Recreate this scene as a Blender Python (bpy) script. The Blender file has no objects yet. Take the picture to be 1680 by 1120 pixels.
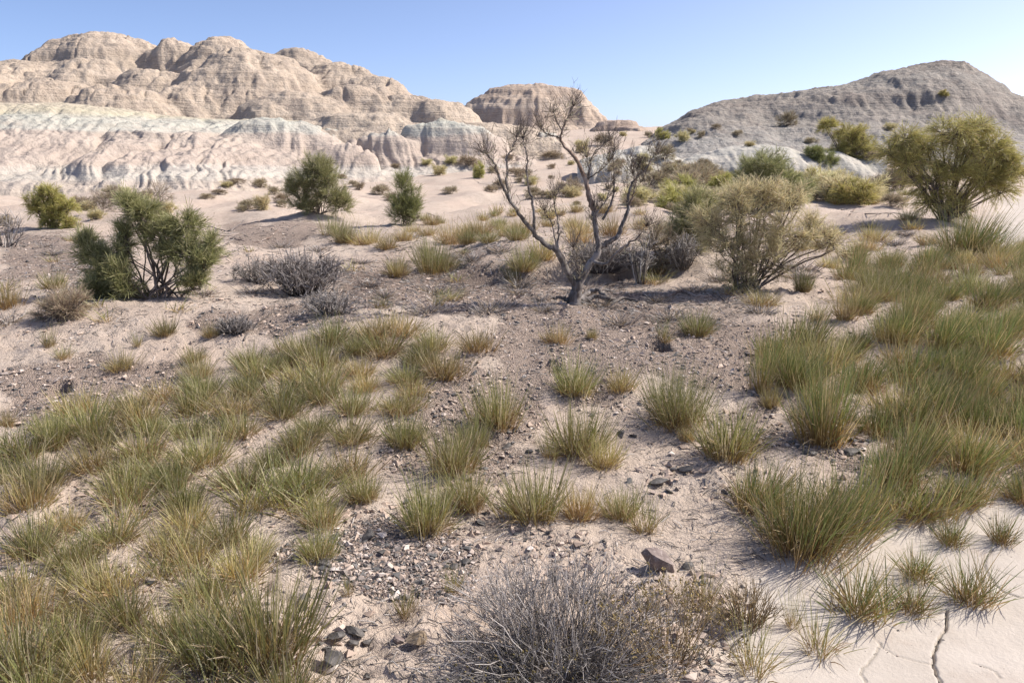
import bpy, bmesh, math
import numpy as np
from mathutils import Vector

# ------------------------------------------------------------------ camera, sky, sun, exposure
sc = bpy.context.scene
COL = sc.collection
RW, RH, FPX = 1680.0, 1120.0, 1307.0
EYE = np.array([0.0, 0.0, 1.75])
PITCH = math.radians(12.7)
cam_d = bpy.data.cameras.new('camera'); cam = bpy.data.objects.new('camera', cam_d); COL.objects.link(cam)
cam_d.sensor_width = 36.0; cam_d.lens = FPX * 36.0 / RW; cam_d.clip_start = 0.05; cam_d.clip_end = 6000
cam.location = EYE; cam.rotation_euler = (math.radians(90) - PITCH, 0, 0)
sc.camera = cam
SUN_EL, SUN_AZ = math.radians(44), math.radians(74)      # azimuth clockwise from +Y (view direction)
SUN = Vector((math.cos(SUN_EL) * math.sin(SUN_AZ), math.cos(SUN_EL) * math.cos(SUN_AZ), math.sin(SUN_EL)))
w = bpy.data.worlds.new('World'); sc.world = w; w.use_nodes = True
nt = w.node_tree; nt.nodes.clear()
sky = nt.nodes.new('ShaderNodeTexSky'); sky.sky_type = 'NISHITA'; sky.sun_disc = False
sky.sun_elevation = SUN_EL; sky.sun_rotation = SUN_AZ; sky.altitude = 600; sky.air_density = 0.5; sky.dust_density = 2.2; sky.ozone_density = 5.8
bg = nt.nodes.new('ShaderNodeBackground'); bg.inputs['Strength'].default_value = 0.15
wo = nt.nodes.new('ShaderNodeOutputWorld')
tint = nt.nodes.new('ShaderNodeMix'); tint.data_type = 'RGBA'; tint.blend_type = 'MULTIPLY'; tint.inputs[0].default_value = 1.0; tint.inputs[7].default_value = (1.66, 1.40, 1.25, 1)
nt.links.new(sky.outputs[0], tint.inputs[6]); nt.links.new(tint.outputs[2], bg.inputs[0]); nt.links.new(bg.outputs[0], wo.inputs[0])
sun_d = bpy.data.lights.new('sun', 'SUN'); sun_d.energy = 5.0; sun_d.angle = math.radians(0.53); sun_d.color = (1.0, 0.935, 0.85)
sun = bpy.data.objects.new('sun', sun_d); COL.objects.link(sun)
sun.rotation_euler = (-SUN).to_track_quat('-Z', 'Y').to_euler(); sun.location = (20, 5, 30)
vs = sc.view_settings; vs.view_transform = 'Standard'; vs.look = 'None'; vs.exposure = 0.33; vs.gamma = 1.0; vs.use_curve_mapping = False
sc.cycles.max_bounces = 6; sc.cycles.transparent_max_bounces = 4

rng = np.random.default_rng(7)

# ------------------------------------------------------------------ helpers: noise
def _hash(ix, iy, seed):
    n = (ix.astype(np.int64) * 374761393 + iy.astype(np.int64) * 668265263 + seed * 974711017) & 0x7fffffff
    n = ((n ^ (n >> 13)) * 1274126177) & 0x7fffffff
    n = ((n ^ (n >> 16)) * 668265263) & 0x7fffffff
    return (n & 0xffffff) / float(0x1000000)
def gnoise(x, y, seed=0):
    x = np.asarray(x, float); y = np.asarray(y, float)
    ix = np.floor(x); iy = np.floor(y); fx = x - ix; fy = y - iy
    u = fx * fx * fx * (fx * (fx * 6 - 15) + 10); v = fy * fy * fy * (fy * (fy * 6 - 15) + 10)
    def g(dx, dy):
        a = _hash(ix + dx, iy + dy, seed) * 6.2831853
        return np.cos(a) * (fx - dx) + np.sin(a) * (fy - dy)
    a = g(0, 0) * (1 - u) + g(1, 0) * u; b = g(0, 1) * (1 - u) + g(1, 1) * u
    return (a * (1 - v) + b * v) * 1.5
def fbm(x, y, octv=4, seed=0, gain=0.5):
    s = 0; a = 1.0; f = 1.0
    for i in range(octv):
        s = s + a * gnoise(x * f, y * f, seed + i * 17); a *= gain; f *= 2.03
    return s
def ridged(x, y, octv=3, seed=0):
    s = 0; a = 1.0; f = 1.0; n = 0
    for i in range(octv):
        s = s + a * (1 - np.abs(gnoise(x * f, y * f, seed + i * 13)) * 2); n += a; a *= 0.5; f *= 2.1
    return s / n
def smooth(a, b, x):
    t = np.clip((x - a) / (b - a), 0, 1); return t * t * (3 - 2 * t)
def smax(a, b, k):
    h = np.clip(0.5 + 0.5 * (a - b) / k, 0, 1); return b * (1 - h) + a * h + k * h * (1 - h)

# ------------------------------------------------------------------ helpers: camera rays used as a survey of where things stand
SP, CP = math.sin(PITCH), math.cos(PITCH)
def ray(px, py):
    px = np.asarray(px, float); py = np.asarray(py, float)
    a = (px - RW / 2) / FPX; b = (RH / 2 - py) / FPX
    return np.stack([a, CP + b * SP, -SP + b * CP], -1)
def at(px, py, dist):
    d = ray(px, py); return EYE + d * (dist / d[..., 1])[..., None]
def project(P):
    v = P - EYE; zc = v[..., 1] * CP - v[..., 2] * SP; yc = v[..., 1] * SP + v[..., 2] * CP
    zc = np.maximum(zc, 1e-3)
    return RW / 2 + FPX * v[..., 0] / zc, RH / 2 - FPX * yc / zc
def inpoly(px, py, poly):
    r = np.zeros(np.shape(px), bool); n = len(poly)
    for i in range(n):
        x0, y0 = poly[i]; x1, y1 = poly[(i + 1) % n]
        if y0 == y1: continue
        c = ((y0 > py) != (y1 > py)) & (px < (x1 - x0) * (py - y0) / (y1 - y0) + x0); r ^= c
    return r

# ------------------------------------------------------------------ terrain height functions
HOLES = []      # animal burrows: (x, y, rx, ry, depth)
def ground_macro(x, y):
    a = x / np.maximum(y, 1.0)
    m = smooth(2.9, 8.6, y) * (0.44 - 0.22 * smooth(11, 22, y))
    m = m * (1 - smooth(0.545, 0.63, a) * smooth(9, 15, y))
    z = m + 0.07 * smooth(0.3, -2.0, x) * smooth(6, 2, y)
    z = z + 6.3 * smooth(26, 122, y) * np.exp(-((a - 0.18) / np.where(a < 0.18, 0.36, 0.5)) ** 2)
    k = smooth(2.8, 5.5, y) * (1 - smooth(0.56, 0.63, a) * smooth(9, 14, y))
    z = z + 0.11 * fbm(x / 2.6, y / 2.6, 2, 3) * k + 0.22 * gnoise(x / 9, y / 9, 8) * smooth(10, 18, y) * k + 0.20 * fbm(x / 3.2, y / 3.2, 2, 12) * smooth(9, 15, y) * smooth(60, 35, y) * k
    yb = 9.25 + .35 * gnoise(x / .8, x * 0 + 3.3, 15)
    z = z + .20 * smooth(yb, yb + .22, y) * smooth(-1.0, -.2, x) * smooth(3.4, 2.4, x) * smooth(17, 11, y)
    return z
def ground_h(x, y):
    x = np.asarray(x, float); y = np.asarray(y, float)
    z = ground_macro(x, y)
    rough = 0.25 + 0.75 * smooth(-0.1, -0.9, x - 0.75 - 0.35 * (y - 2)) if False else 1.0
    pan = pan_mask(x, y)
    z = z + (0.020 * fbm(x / 0.42, y / 0.42, 3, 21) + 0.024 * fbm(x / 0.12, y / 0.12, 3, 31, .6) * (0.3 + smooth(-.2, .4, gnoise(x / 1.1, y / 1.1, 35)))) * (1 - 0.95 * pan) * smooth(60, 20, y)
    for hx, hy, rx, ry, dp in HOLES:
        r2 = ((x - hx) / rx) ** 2 + ((y - hy) / ry) ** 2
        z = z - dp * np.exp(-r2 ** 2) + 0.05 * np.exp(-((x - hx) / (rx * 1.8)) ** 2 - ((y - hy - ry * 1.7) / (ry * 1.1)) ** 2)
    return z
def pan_mask(x, y):
    a = x / np.maximum(y, 0.5)
    n = 0.10 * gnoise(x / 0.5, y / 0.5, 44)
    near = smooth(-0.10, 0.14, x - (0.55 + 0.38 * np.maximum(y - 2.0, 0) + 1.6 * smooth(3.0, 4.2, y)) + n) * smooth(5.0, 3.6, y)
    far = smooth(0.575, 0.63, a + n * 0.12) * smooth(9, 14, y) * smooth(46, 34, y)
    return np.clip(near + far, 0, 1)
def hit(px, py, hf=None, n=900, tmax=170.0):
    hf = hf or ground_h
    px = np.atleast_1d(np.asarray(px, float)); py = np.atleast_1d(np.asarray(py, float))
    d = ray(px, py); t = np.geomspace(1.0, tmax, n)
    P = EYE + d[:, None, :] * t[None, :, None]
    if hf is ground_h:      # coarse march over the smooth form, then a fine scan near it
        t = np.geomspace(1.0, tmax, 420); P = EYE + d[:, None, :] * t[None, :, None]
        b0 = P[..., 2] < ground_macro(P[..., 0], P[..., 1]); t0 = t[np.where(b0.any(1), b0.argmax(1), 419)]
        t = t0[:, None] * np.linspace(.92, 1.08, 70)[None]; P = EYE + d[:, None, :] * t[..., None]; n = 70
    else: t = np.repeat(t[None], len(px), 0)
    below = P[..., 2] < hf(P[..., 0], P[..., 1])
    i = np.where(below.any(1), below.argmax(1), n - 1); i = np.maximum(i, 1)
    k = np.arange(len(px)); lo = t[k, i - 1]; hi = t[k, i]
    for _ in range(12):
        mid = 0.5 * (lo + hi); Q = EYE + d * mid[:, None]
        b = Q[:, 2] < hf(Q[:, 0], Q[:, 1]); hi = np.where(b, mid, hi); lo = np.where(b, lo, mid)
    Q = EYE + d * hi[:, None]; Q[:, 2] = hf(Q[:, 0], Q[:, 1]); return Q
def onground(x, y):
    return np.array([x, y, float(ground_h(np.array([x]), np.array([y]))[0])])
for hp in [(92, 645, 26, .30), (1020, 449, 34, .26), (1085, 572, 26, .28), (907, 606, 20, .22), (80, 652, 12, .0)]:
    if hp[3] == 0: continue
    q = hit(hp[0], hp[1])[0]; r = hp[2] / FPX * q[1] * 0.55
    HOLES.append((q[0], q[1] + r * 0.6, r, r * 1.25, hp[3]))

def dome(px, py, dist, hw, base_py, ry=1.0, p=2.2, q=0.75):
    c = at(px, py, dist); b = at(px, base_py, dist)
    return (c[0], c[1], b[2], c[2], hw / FPX * dist, hw / FPX * dist * ry, p, q)
def domes_h(x, y, domes, low, seed, warp=0.13, gully=0.10, scale=1.0, k=None):
    z = np.full(np.shape(x), -4.0) + low(x, y) * 0
    z = low(x, y)
    wx = x + scale * 1.1 * fbm(x / (5.5 * scale), y / (5.5 * scale), 3, seed); wy = y + scale * 1.1 * fbm(x / (5.5 * scale), y / (5.5 * scale), 3, seed + 5)
    for i, (cx, cy, zb, zt, rx, ry, p, q) in enumerate(domes):
        dx = (wx - cx) / rx; dy = (wy - cy) / ry
        r = np.sqrt(dx * dx + dy * dy) + 1e-6; th = np.arctan2(dy, dx)
        gl = np.abs(gnoise(th * 2.6 + i * 3.1 + 0.35 * gnoise(x / (3 * scale), y / (3 * scale), seed + 3), r * 0.7, seed + i)) + 0.5 * np.abs(gnoise(th * 7 + i, r * 1.2, seed + 40 + i))
        r = r * (1 + gully * (0.45 - gl * 1.6) * -1.0 * smooth(0.15, 0.7, r))
        f = np.clip(1 - r ** p, 0, 1) ** q
        z = smax(z, zb + (zt - zb) * f - 9.0 * np.clip(r - 1, 0, 3), k or 0.35 * scale)
    return z
def terrace(z, x, y, T, amt, seed):
    s = (z + 0.35 * T * fbm(x / 9, y / 9, 2, seed)) / T; fl = np.floor(s); f = s - fl
    st = fl + smooth(0.35, 0.75, f)
    return z + (st - s) * T * amt

# sandstone massif on the left
MASSIF = [dome(170, 50, 106, 150, 175, 0.8, 2.6, 0.7), dome(20, 96, 98, 210, 200, 0.7), dome(290, 60, 104, 70, 160, 1), dome(362, 57, 102, 85, 170, 1),
          dome(410, 74, 86, 118, 186, 1.1, 2.3, 0.8), dome(490, 77, 98, 90, 175, 1.0), dome(560, 100, 94, 95, 180, 1), dome(615, 122, 86, 80, 190, 1),
          dome(655, 148, 78, 75, 192, 0.9), dome(575, 135, 78, 80, 190, 0.8), dome(722, 157, 76, 58, 194, 0.9, 2.6), dome(70, 122, 76, 92, 172, 0.9), dome(195, 134, 73, 76, 178, 0.9), dome(250, 108, 84, 85, 180, 0.9),
          dome(320, 130, 78, 70, 182, 0.9), dome(480, 140, 74, 90, 192, 0.7), dome(150, 95, 88, 90, 180, 0.9), dome(-80, 110, 88, 150, 190, 0.9), dome(600, 178, 69, 90, 205, 0.7)]
def low_massif(x, y):
    pxx = RW / 2 + x / y * FPX * 1.02
    return EYE[2] + (265 - np.interp(pxx, W_TOP[:, 0], W_TOP[:, 1])) / FPX * 62 * 1.03 - 0.5 + 0.05 * (y - 64) - 6 * smooth(63, 57, y)
def massif_h(x, y):
    z = domes_h(x, y, [(a, b, c, d, e * 1.16, f * 1.3, 2.1, .92) for a, b, c, d, e, f, p, q in MASSIF], low_massif, 100, gully=0.03, scale=.6, k=1.0) - .35
    z = z + 0.20 * fbm(x / 3.4, y / 3.4, 4, 61) - 0.24 * smooth(.14, 0, np.abs(gnoise(x / 3.2 + .3 * gnoise(x / 2, y / 2, 63), y / 7.0, 66))) * smooth(6, 8, z)
    k = smooth(-.25, .35, gnoise(x / 6, y / 6, 68))
    z = terrace(z, x, y, 2.1, 0.05 + .30 * k, 70); z = terrace(z, x, y, 0.6, 0.12 + .30 * (1 - k), 74)
    return z + 0.10 * fbm(x / 0.6, y / 0.6, 3, 77)
# mesa in the middle distance
MESA = [dome(868, 137, 140, 122, 208, 0.85, 2.5, 0.85), dome(815, 152, 138, 70, 205, 0.9), dome(920, 143, 138, 80, 214, 0.9, 2.4, 0.9)]
def mesa_h(x, y):
    z = domes_h(x, y, MESA, lambda x, y: 5.6 + 0 * x, 140, gully=0.04, scale=1.0)
    z = z - 0.16 * np.abs(gnoise(x / 1.0, y / 9.0, 146)) * smooth(6.5, 9, z)
    z = terrace(z, x, y, 1.7, 0.22, 150); z = terrace(z, x, y, .6, .3, 153)
    return z + 0.08 * fbm(x / 0.8, y / 0.8, 2, 151)
# pale clay badlands in front of the massif
W_TOP = np.array([(-120, 160), (0, 166), (130, 169), (280, 186), (400, 190), (500, 190), (560, 204), (640, 206), (700, 200), (760, 190), (830, 196), (880, 212), (960, 222), (1030, 244)], float)
W_FOOT = np.array([(-120, 36), (0, 36), (200, 37), (400, 41), (560, 46), (700, 52), (850, 58), (960, 62), (1030, 64)], float)
def clay_h(x, y):
    a = x / y; pxx = RW / 2 + a * FPX * 1.02
    ztop = EYE[2] + (265 - np.interp(pxx, W_TOP[:, 0], W_TOP[:, 1])) / FPX * 56
    yf = np.interp(pxx, W_FOOT[:, 0], W_FOOT[:, 1])
    wx = x + 1.6 * gnoise(x / 7, y / 7, 201) + 0.5 * gnoise(x / 2, y / 2, 207)
    v1 = smooth(.20, 0, np.abs(gnoise(wx / 4.2 + .02 * y, y / 30, 203))); v2 = smooth(.24, 0, np.abs(gnoise(wx / 1.7, y / 12, 205)))
    sp2 = np.abs(gnoise(wx / 1.5, y / 9, 205)) * 1.5; sp3 = np.abs(gnoise(wx / 0.5, y / 4, 209)) * 1.5
    s = (y - yf - .5 + 2.0 * gnoise(wx / 6.5, y / 30, 202) + .5 * gnoise(wx / 2.6, y / 14, 204)) / 23.0
    prof = np.clip(s, -0.4, 1.25)
    pr = np.where(prof < 0, prof * 0.6, 1 - (1 - np.clip(prof, 0, 1)) ** 1.35)
    z0 = ground_macro(x, y); on = smooth(0.02, .14, s) * smooth(1.05, .7, s)
    z = z0 + (ztop - z0) * pr - .40 * v1 * on - .12 * v2 * on + 0.13 * sp3 * smooth(-0.02, .06, s) * smooth(1.0, .45, s)
    # rounded knobs standing in front of the slope
    for (cx, cy, zb, zt, rx, ry, p, q) in KNOBS:
        r = np.sqrt(((wx - cx) / rx) ** 2 + ((y - cy) / ry) ** 2)
        z = smax(z, zb + (zt - zb) * np.clip(1 - r ** 2.2, 0, 1) ** .8 - 1.5 * np.clip(r - 1, 0, 2) + 0.12 * sp3 - 0.20 * v2, 0.5)
    z = terrace(z, x, y, 1.1, 0.20, 215)
    z = z + 0.09 * fbm(x / 0.6, y / 0.6, 3, 220)
    return z - 6.0 * smooth(0.07, 0.15, a)
KNOBS = [dome(450, 194, 55, 105, 262, 0.9), dome(345, 222, 50, 65, 268, .8), dome(250, 215, 50, 60, 272, .8), dome(640, 214, 58, 70, 258, .8), dome(745, 196, 60, 85, 256, .8), dome(530, 238, 52, 60, 276, .8), dome(900, 218, 66, 50, 250, .8)]
# ridge on the right: one long crest with a capping band and a debris slope
R_TOP = np.array([(1020, 262), (1060, 232), (1092, 210), (1130, 186), (1180, 168), (1240, 160), (1300, 155), (1360, 146), (1402, 136), (1432, 123), (1480, 112), (1530, 104), (1565, 107), (1590, 119), (1650, 152), (1700, 172), (1800, 190), (1950, 200)], float)
def ridge_h(x, y):
    pxx = RW / 2 + x / y * FPX * 1.03
    g = ground_macro(x, y); dip = 1.4 * gnoise(x / 9, y / 40, 300)
    zc = EYE[2] + (265 - np.interp(pxx, R_TOP[:, 0], R_TOP[:, 1])) / FPX * 88 * .955
    wx = x + 1.2 * gnoise(x / 5, y / 5, 302)
    spur = 2.6 * gnoise(wx / 9.0, y / 30, 303) + 0.6 * np.abs(gnoise(wx / 3.2, y / 18, 305)) + .4 * np.abs(gnoise(wx / 1.1, y / 8, 307))
    s = (y - 58 + dip + spur) / 30.0
    P = np.interp(s, [-.3, 0, .25, .52, .62, .72, .85, 1.0, 1.25, 1.7], [-.25, .0, .17, .42, .66, .80, .92, .985, .97, .5])
    z = g - .3 + (zc - g + .3) * P
    z = z + 0.18 * fbm(x / 3.4, y / 3.4, 4, 310)
    k = smooth(-.3, .4, gnoise(x / 8, y / 8, 318))
    z = terrace(z + .05 * x, x, y, 2.0, 0.06 + .22 * k, 320) - .05 * x; z = terrace(z + .05 * x, x, y, .7, .14, 323) - .05 * x
    z = z + 0.13 * fbm(x / 0.6, y / 0.6, 3, 325)
    return np.where(pxx < 1060, z - 3 * smooth(1060, 1000, pxx), z)
# small pale domes in the gap
GAP = [dome(1060, 240, 50, 105, 285, 1.0, 2, 1.1), dome(1000, 254, 46, 85, 285, 1, 2, 1.1), dome(1240, 238, 46, 135, 285, .9, 2, 1.0), dome(1150, 255, 45, 80, 285, .9, 2, 1.1), dome(1340, 248, 46, 100, 285, .9, 2, 1.1), dome(1450, 252, 46, 90, 290, .9, 2, 1.1)]
def gap_h(x, y):
    z = domes_h(x, y, GAP, lambda x, y: ground_macro(x, y) - 0.25, 400, gully=0.06, scale=.5)
    return z + 0.10 * np.abs(gnoise(x / 0.45, y / 2, 405)) * smooth(1, 1.6, z - ground_macro(x, y) + 1) + 0.04 * fbm(x / 0.5, y / .5, 3, 408)
HILLOCK = [dome(1014, 196, 100, 46, 228, .8, 2.2), dome(1035, 204, 96, 40, 228, .8)]
def hillock_h(x, y):
    z = domes_h(x, y, HILLOCK, lambda x, y: ground_macro(x, y) - 0.6, 450, gully=0.08, scale=.8)
    return terrace(z, x, y, .8, .5, 455) + 0.06 * fbm(x / .6, y / .6, 3, 457)
def all_h(x, y):
    z = ground_h(x, y); yy = np.maximum(y, 1.0); a = x / yy
    for f, y0, y1, a0, a1 in ((massif_h, 64, 122, -.8, .03), (clay_h, 34, 70, -.8, .14), (ridge_h, 45, 110, .15, .8), (gap_h, 38, 56, .1, .45), (hillock_h, 90, 108, .08, .2)):
        m = (y > y0) & (y < y1) & (a > a0) & (a < a1)
        if m.any(): z[m] = np.maximum(z[m], f(x[m], y[m]))
    return z

# ------------------------------------------------------------------ helpers: meshes and objects
def new_mesh(name, V, faces, smooth_f=True, attr=None):
    V = np.ascontiguousarray(V, np.float32)
    if not isinstance(faces, list): faces = [faces]
    me = bpy.data.meshes.new(name); me.vertices.add(len(V)); me.vertices.foreach_set('co', V.ravel())
    loops = np.concatenate([f.ravel() for f in faces]).astype(np.int32)
    tot = np.concatenate([np.full(len(f), f.shape[1]) for f in faces])
    st = np.concatenate([[0], np.cumsum(tot)[:-1]]).astype(np.int32)
    me.loops.add(len(loops)); me.loops.foreach_set('vertex_index', loops)
    me.polygons.add(len(tot)); me.polygons.foreach_set('loop_start', st)
    me.polygons.foreach_set('use_smooth', np.full(len(tot), smooth_f, bool))
    if attr is not None:
        ca = me.color_attributes.new('mask', 'FLOAT_COLOR', 'POINT')
        ca.data.foreach_set('color', np.ascontiguousarray(attr, np.float32).ravel())
    me.update(calc_edges=True)
    return me
def link(name, me, mat=None, parent=None, loc=None):
    if mat is not None and me is not None and not me.materials: me.materials.append(mat)
    o = bpy.data.objects.new(name, me); COL.objects.link(o)
    if parent: o.parent = parent
    if loc is not None: o.location = [float(v) for v in loc]
    return o
def tag(o, label, cat=None, group=None, kind=None):
    o['label'] = label
    if cat: o['category'] = cat
    if group: o['group'] = group
    if kind: o['kind'] = kind
    return o
def thing(name, label, cat, loc, group=None, rz=0.0):
    o = link(name, None, loc=loc); o.empty_display_size = 0.1; o.rotation_euler = (0, 0, rz)
    return tag(o, label, cat, group)
class MB:
    def __init__(s): s.V = []; s.F = []; s.A = []; s.n = 0
    def add(s, V, F, A):
        s.V.append(V); s.F.append(F + s.n); s.A.append(A); s.n += len(V)
    def mesh(s, name, sm=True): return new_mesh(name, np.concatenate(s.V), np.concatenate(s.F), sm, np.concatenate(s.A))
def norm(v): return v / np.maximum(np.linalg.norm(v, axis=-1, keepdims=True), 1e-9)
def strands(P, W, sides=2, rnd=None, extra=0.0, R=rng):
    """N polylines of K points -> ribbons (sides=2) or thin tubes; colour attribute: along, random, extra"""
    N, K, _ = P.shape
    T = np.gradient(P, axis=1); T = norm(T)
    rv = norm(R.normal(size=(N, 1, 3)))
    S = norm(np.cross(T, rv + 0 * T)); B = np.cross(T, S)
    if sides == 2: off = np.stack([S, -S], 2)
    else:
        an = np.arange(sides) * 2 * math.pi / sides
        off = np.cos(an)[None, None, :, None] * S[:, :, None] + np.sin(an)[None, None, :, None] * B[:, :, None]
    V = P[:, :, None, :] + off * W[:, :, None, None]
    ns = off.shape[2]
    idx = np.arange(N * K * ns).reshape(N, K, ns)
    if sides == 2: F = np.stack([idx[:, :-1, 0], idx[:, :-1, 1], idx[:, 1:, 1], idx[:, 1:, 0]], -1).reshape(-1, 4)
    else:
        nx = np.roll(idx, -1, 2)
        F = np.stack([idx[:, :-1], nx[:, :-1], nx[:, 1:], idx[:, 1:]], -1).reshape(-1, 4)
    if rnd is None: rnd = R.random(N)
    A = np.zeros((N, K, ns, 4)); A[..., 0] = np.linspace(0, 1, K)[None, :, None]; A[..., 1] = rnd[:, None, None]; A[..., 2] = extra if np.isscalar(extra) else np.asarray(extra)[:, None, None]; A[..., 3] = 1
    return V.reshape(-1, 3), F, A.reshape(-1, 4)
def catmull(pts, n):
    pts = np.asarray(pts, float); P = np.vstack([2 * pts[0] - pts[1], pts, 2 * pts[-1] - pts[-2]])
    out = []
    for s in np.linspace(0, len(pts) - 1 - 1e-6, n):
        i = int(s); t = s - i; p0, p1, p2, p3 = P[i:i + 4]
        out.append(0.5 * ((2 * p1) + (-p0 + p2) * t + (2 * p0 - 5 * p1 + 4 * p2 - p3) * t * t + (-p0 + 3 * p1 - 3 * p2 + p3) * t ** 3))
    return np.array(out)
def bez(a, b, c, K):
    t = np.linspace(0, 1, K)[None, :, None]
    return a[:, None] * (1 - t) ** 2 + b[:, None] * 2 * t * (1 - t) + c[:, None] * t * t

# ------------------------------------------------------------------ materials
def mat_new(name):
    m = bpy.data.materials.new(name); m.use_nodes = True; n = m.node_tree; n.nodes.clear(); return m, n
class G:
    """small node graph helper"""
    def __init__(s, name):
        s.m, s.t = mat_new(name); s.out = s.n('ShaderNodeOutputMaterial')
    def n(s, ty, **kw):
        x = s.t.nodes.new(ty)
        for k, v in kw.items(): setattr(x, k, v)
        return x
    def l(s, a, b): s.t.links.new(a, b)
    def val(s, sock, v):
        if isinstance(v, (int, float)): sock.default_value = v
        elif isinstance(v, tuple): sock.default_value = (*v, 1) if len(v) == 3 and len(sock.default_value) == 4 else v
        else: s.l(v, sock)
    def math(s, op, a, b=0.0, clamp=False):
        x = s.n('ShaderNodeMath', operation=op, use_clamp=clamp); s.val(x.inputs[0], a); s.val(x.inputs[1], b); return x.outputs[0]
    def mix(s, f, a, b, bt='MIX'):
        x = s.n('ShaderNodeMix', data_type='RGBA', blend_type=bt); s.val(x.inputs[0], f); s.val(x.inputs[6], a); s.val(x.inputs[7], b); return x.outputs[2]
    def noise(s, vec, scale, detail=3, rough=0.55, dist=0.0):
        x = s.n('ShaderNodeTexNoise'); s.l(vec, x.inputs['Vector']); x.inputs['Scale'].default_value = scale; x.inputs['Detail'].default_value = detail; x.inputs['Roughness'].default_value = rough; x.inputs['Distortion'].default_value = dist; return x.outputs[0]
    def ramp(s, f, stops, interp='LINEAR'):
        x = s.n('ShaderNodeValToRGB'); s.l(f, x.inputs[0]); e = x.color_ramp.elements; x.color_ramp.interpolation = interp
        while len(e) < len(stops): e.new(0.5)
        for el, (p, c) in zip(e, stops): el.position = p; el.color = (*c, 1) if len(c) == 3 else c
        return x.outputs[0]
    def smoothf(s, f, a, b):
        x = s.n('ShaderNodeMapRange', interpolation_type='SMOOTHSTEP'); s.l(f, x.inputs[0]); x.inputs[1].default_value = a; x.inputs[2].default_value = b; return x.outputs[0]
    def mapping(s, vec, scale):
        x = s.n('ShaderNodeMapping'); s.l(vec, x.inputs[0]); x.inputs[3].default_value = scale; return x.outputs[0]
    def bump(s, h, strength, dist, nrm=None):
        x = s.n('ShaderNodeBump'); x.inputs['Strength'].default_value = strength; x.inputs['Distance'].default_value = dist; s.l(h, x.inputs['Height'])
        if nrm is not None: s.l(nrm, x.inputs['Normal'])
        return x.outputs[0]
    def finish(s, col, rough=0.9, nrm=None, spec=0.2, transl=0.0):
        b = s.n('ShaderNodeBsdfPrincipled'); s.val(b.inputs['Base Color'], col); b.inputs['Roughness'].default_value = rough; b.inputs['Specular IOR Level'].default_value = spec
        if nrm is not None: s.l(nrm, b.inputs['Normal'])
        o = b.outputs[0]
        if transl > 0:
            t = s.n('ShaderNodeBsdfTranslucent'); s.val(t.inputs[0], col); mx = s.n('ShaderNodeMixShader'); mx.inputs[0].default_value = transl
            s.l(o, mx.inputs[1]); s.l(t.outputs[0], mx.inputs[2]); o = mx.outputs[0]
        s.l(o, s.out.inputs[0]); return s.m
    def pos(s): return s.n('ShaderNodeNewGeometry').outputs['Position']
    def attr(s):
        a = s.n('ShaderNodeAttribute'); a.attribute_name = 'mask'; x = s.n('ShaderNodeSeparateColor'); s.l(a.outputs['Color'], x.inputs[0]); return x.outputs

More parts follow.
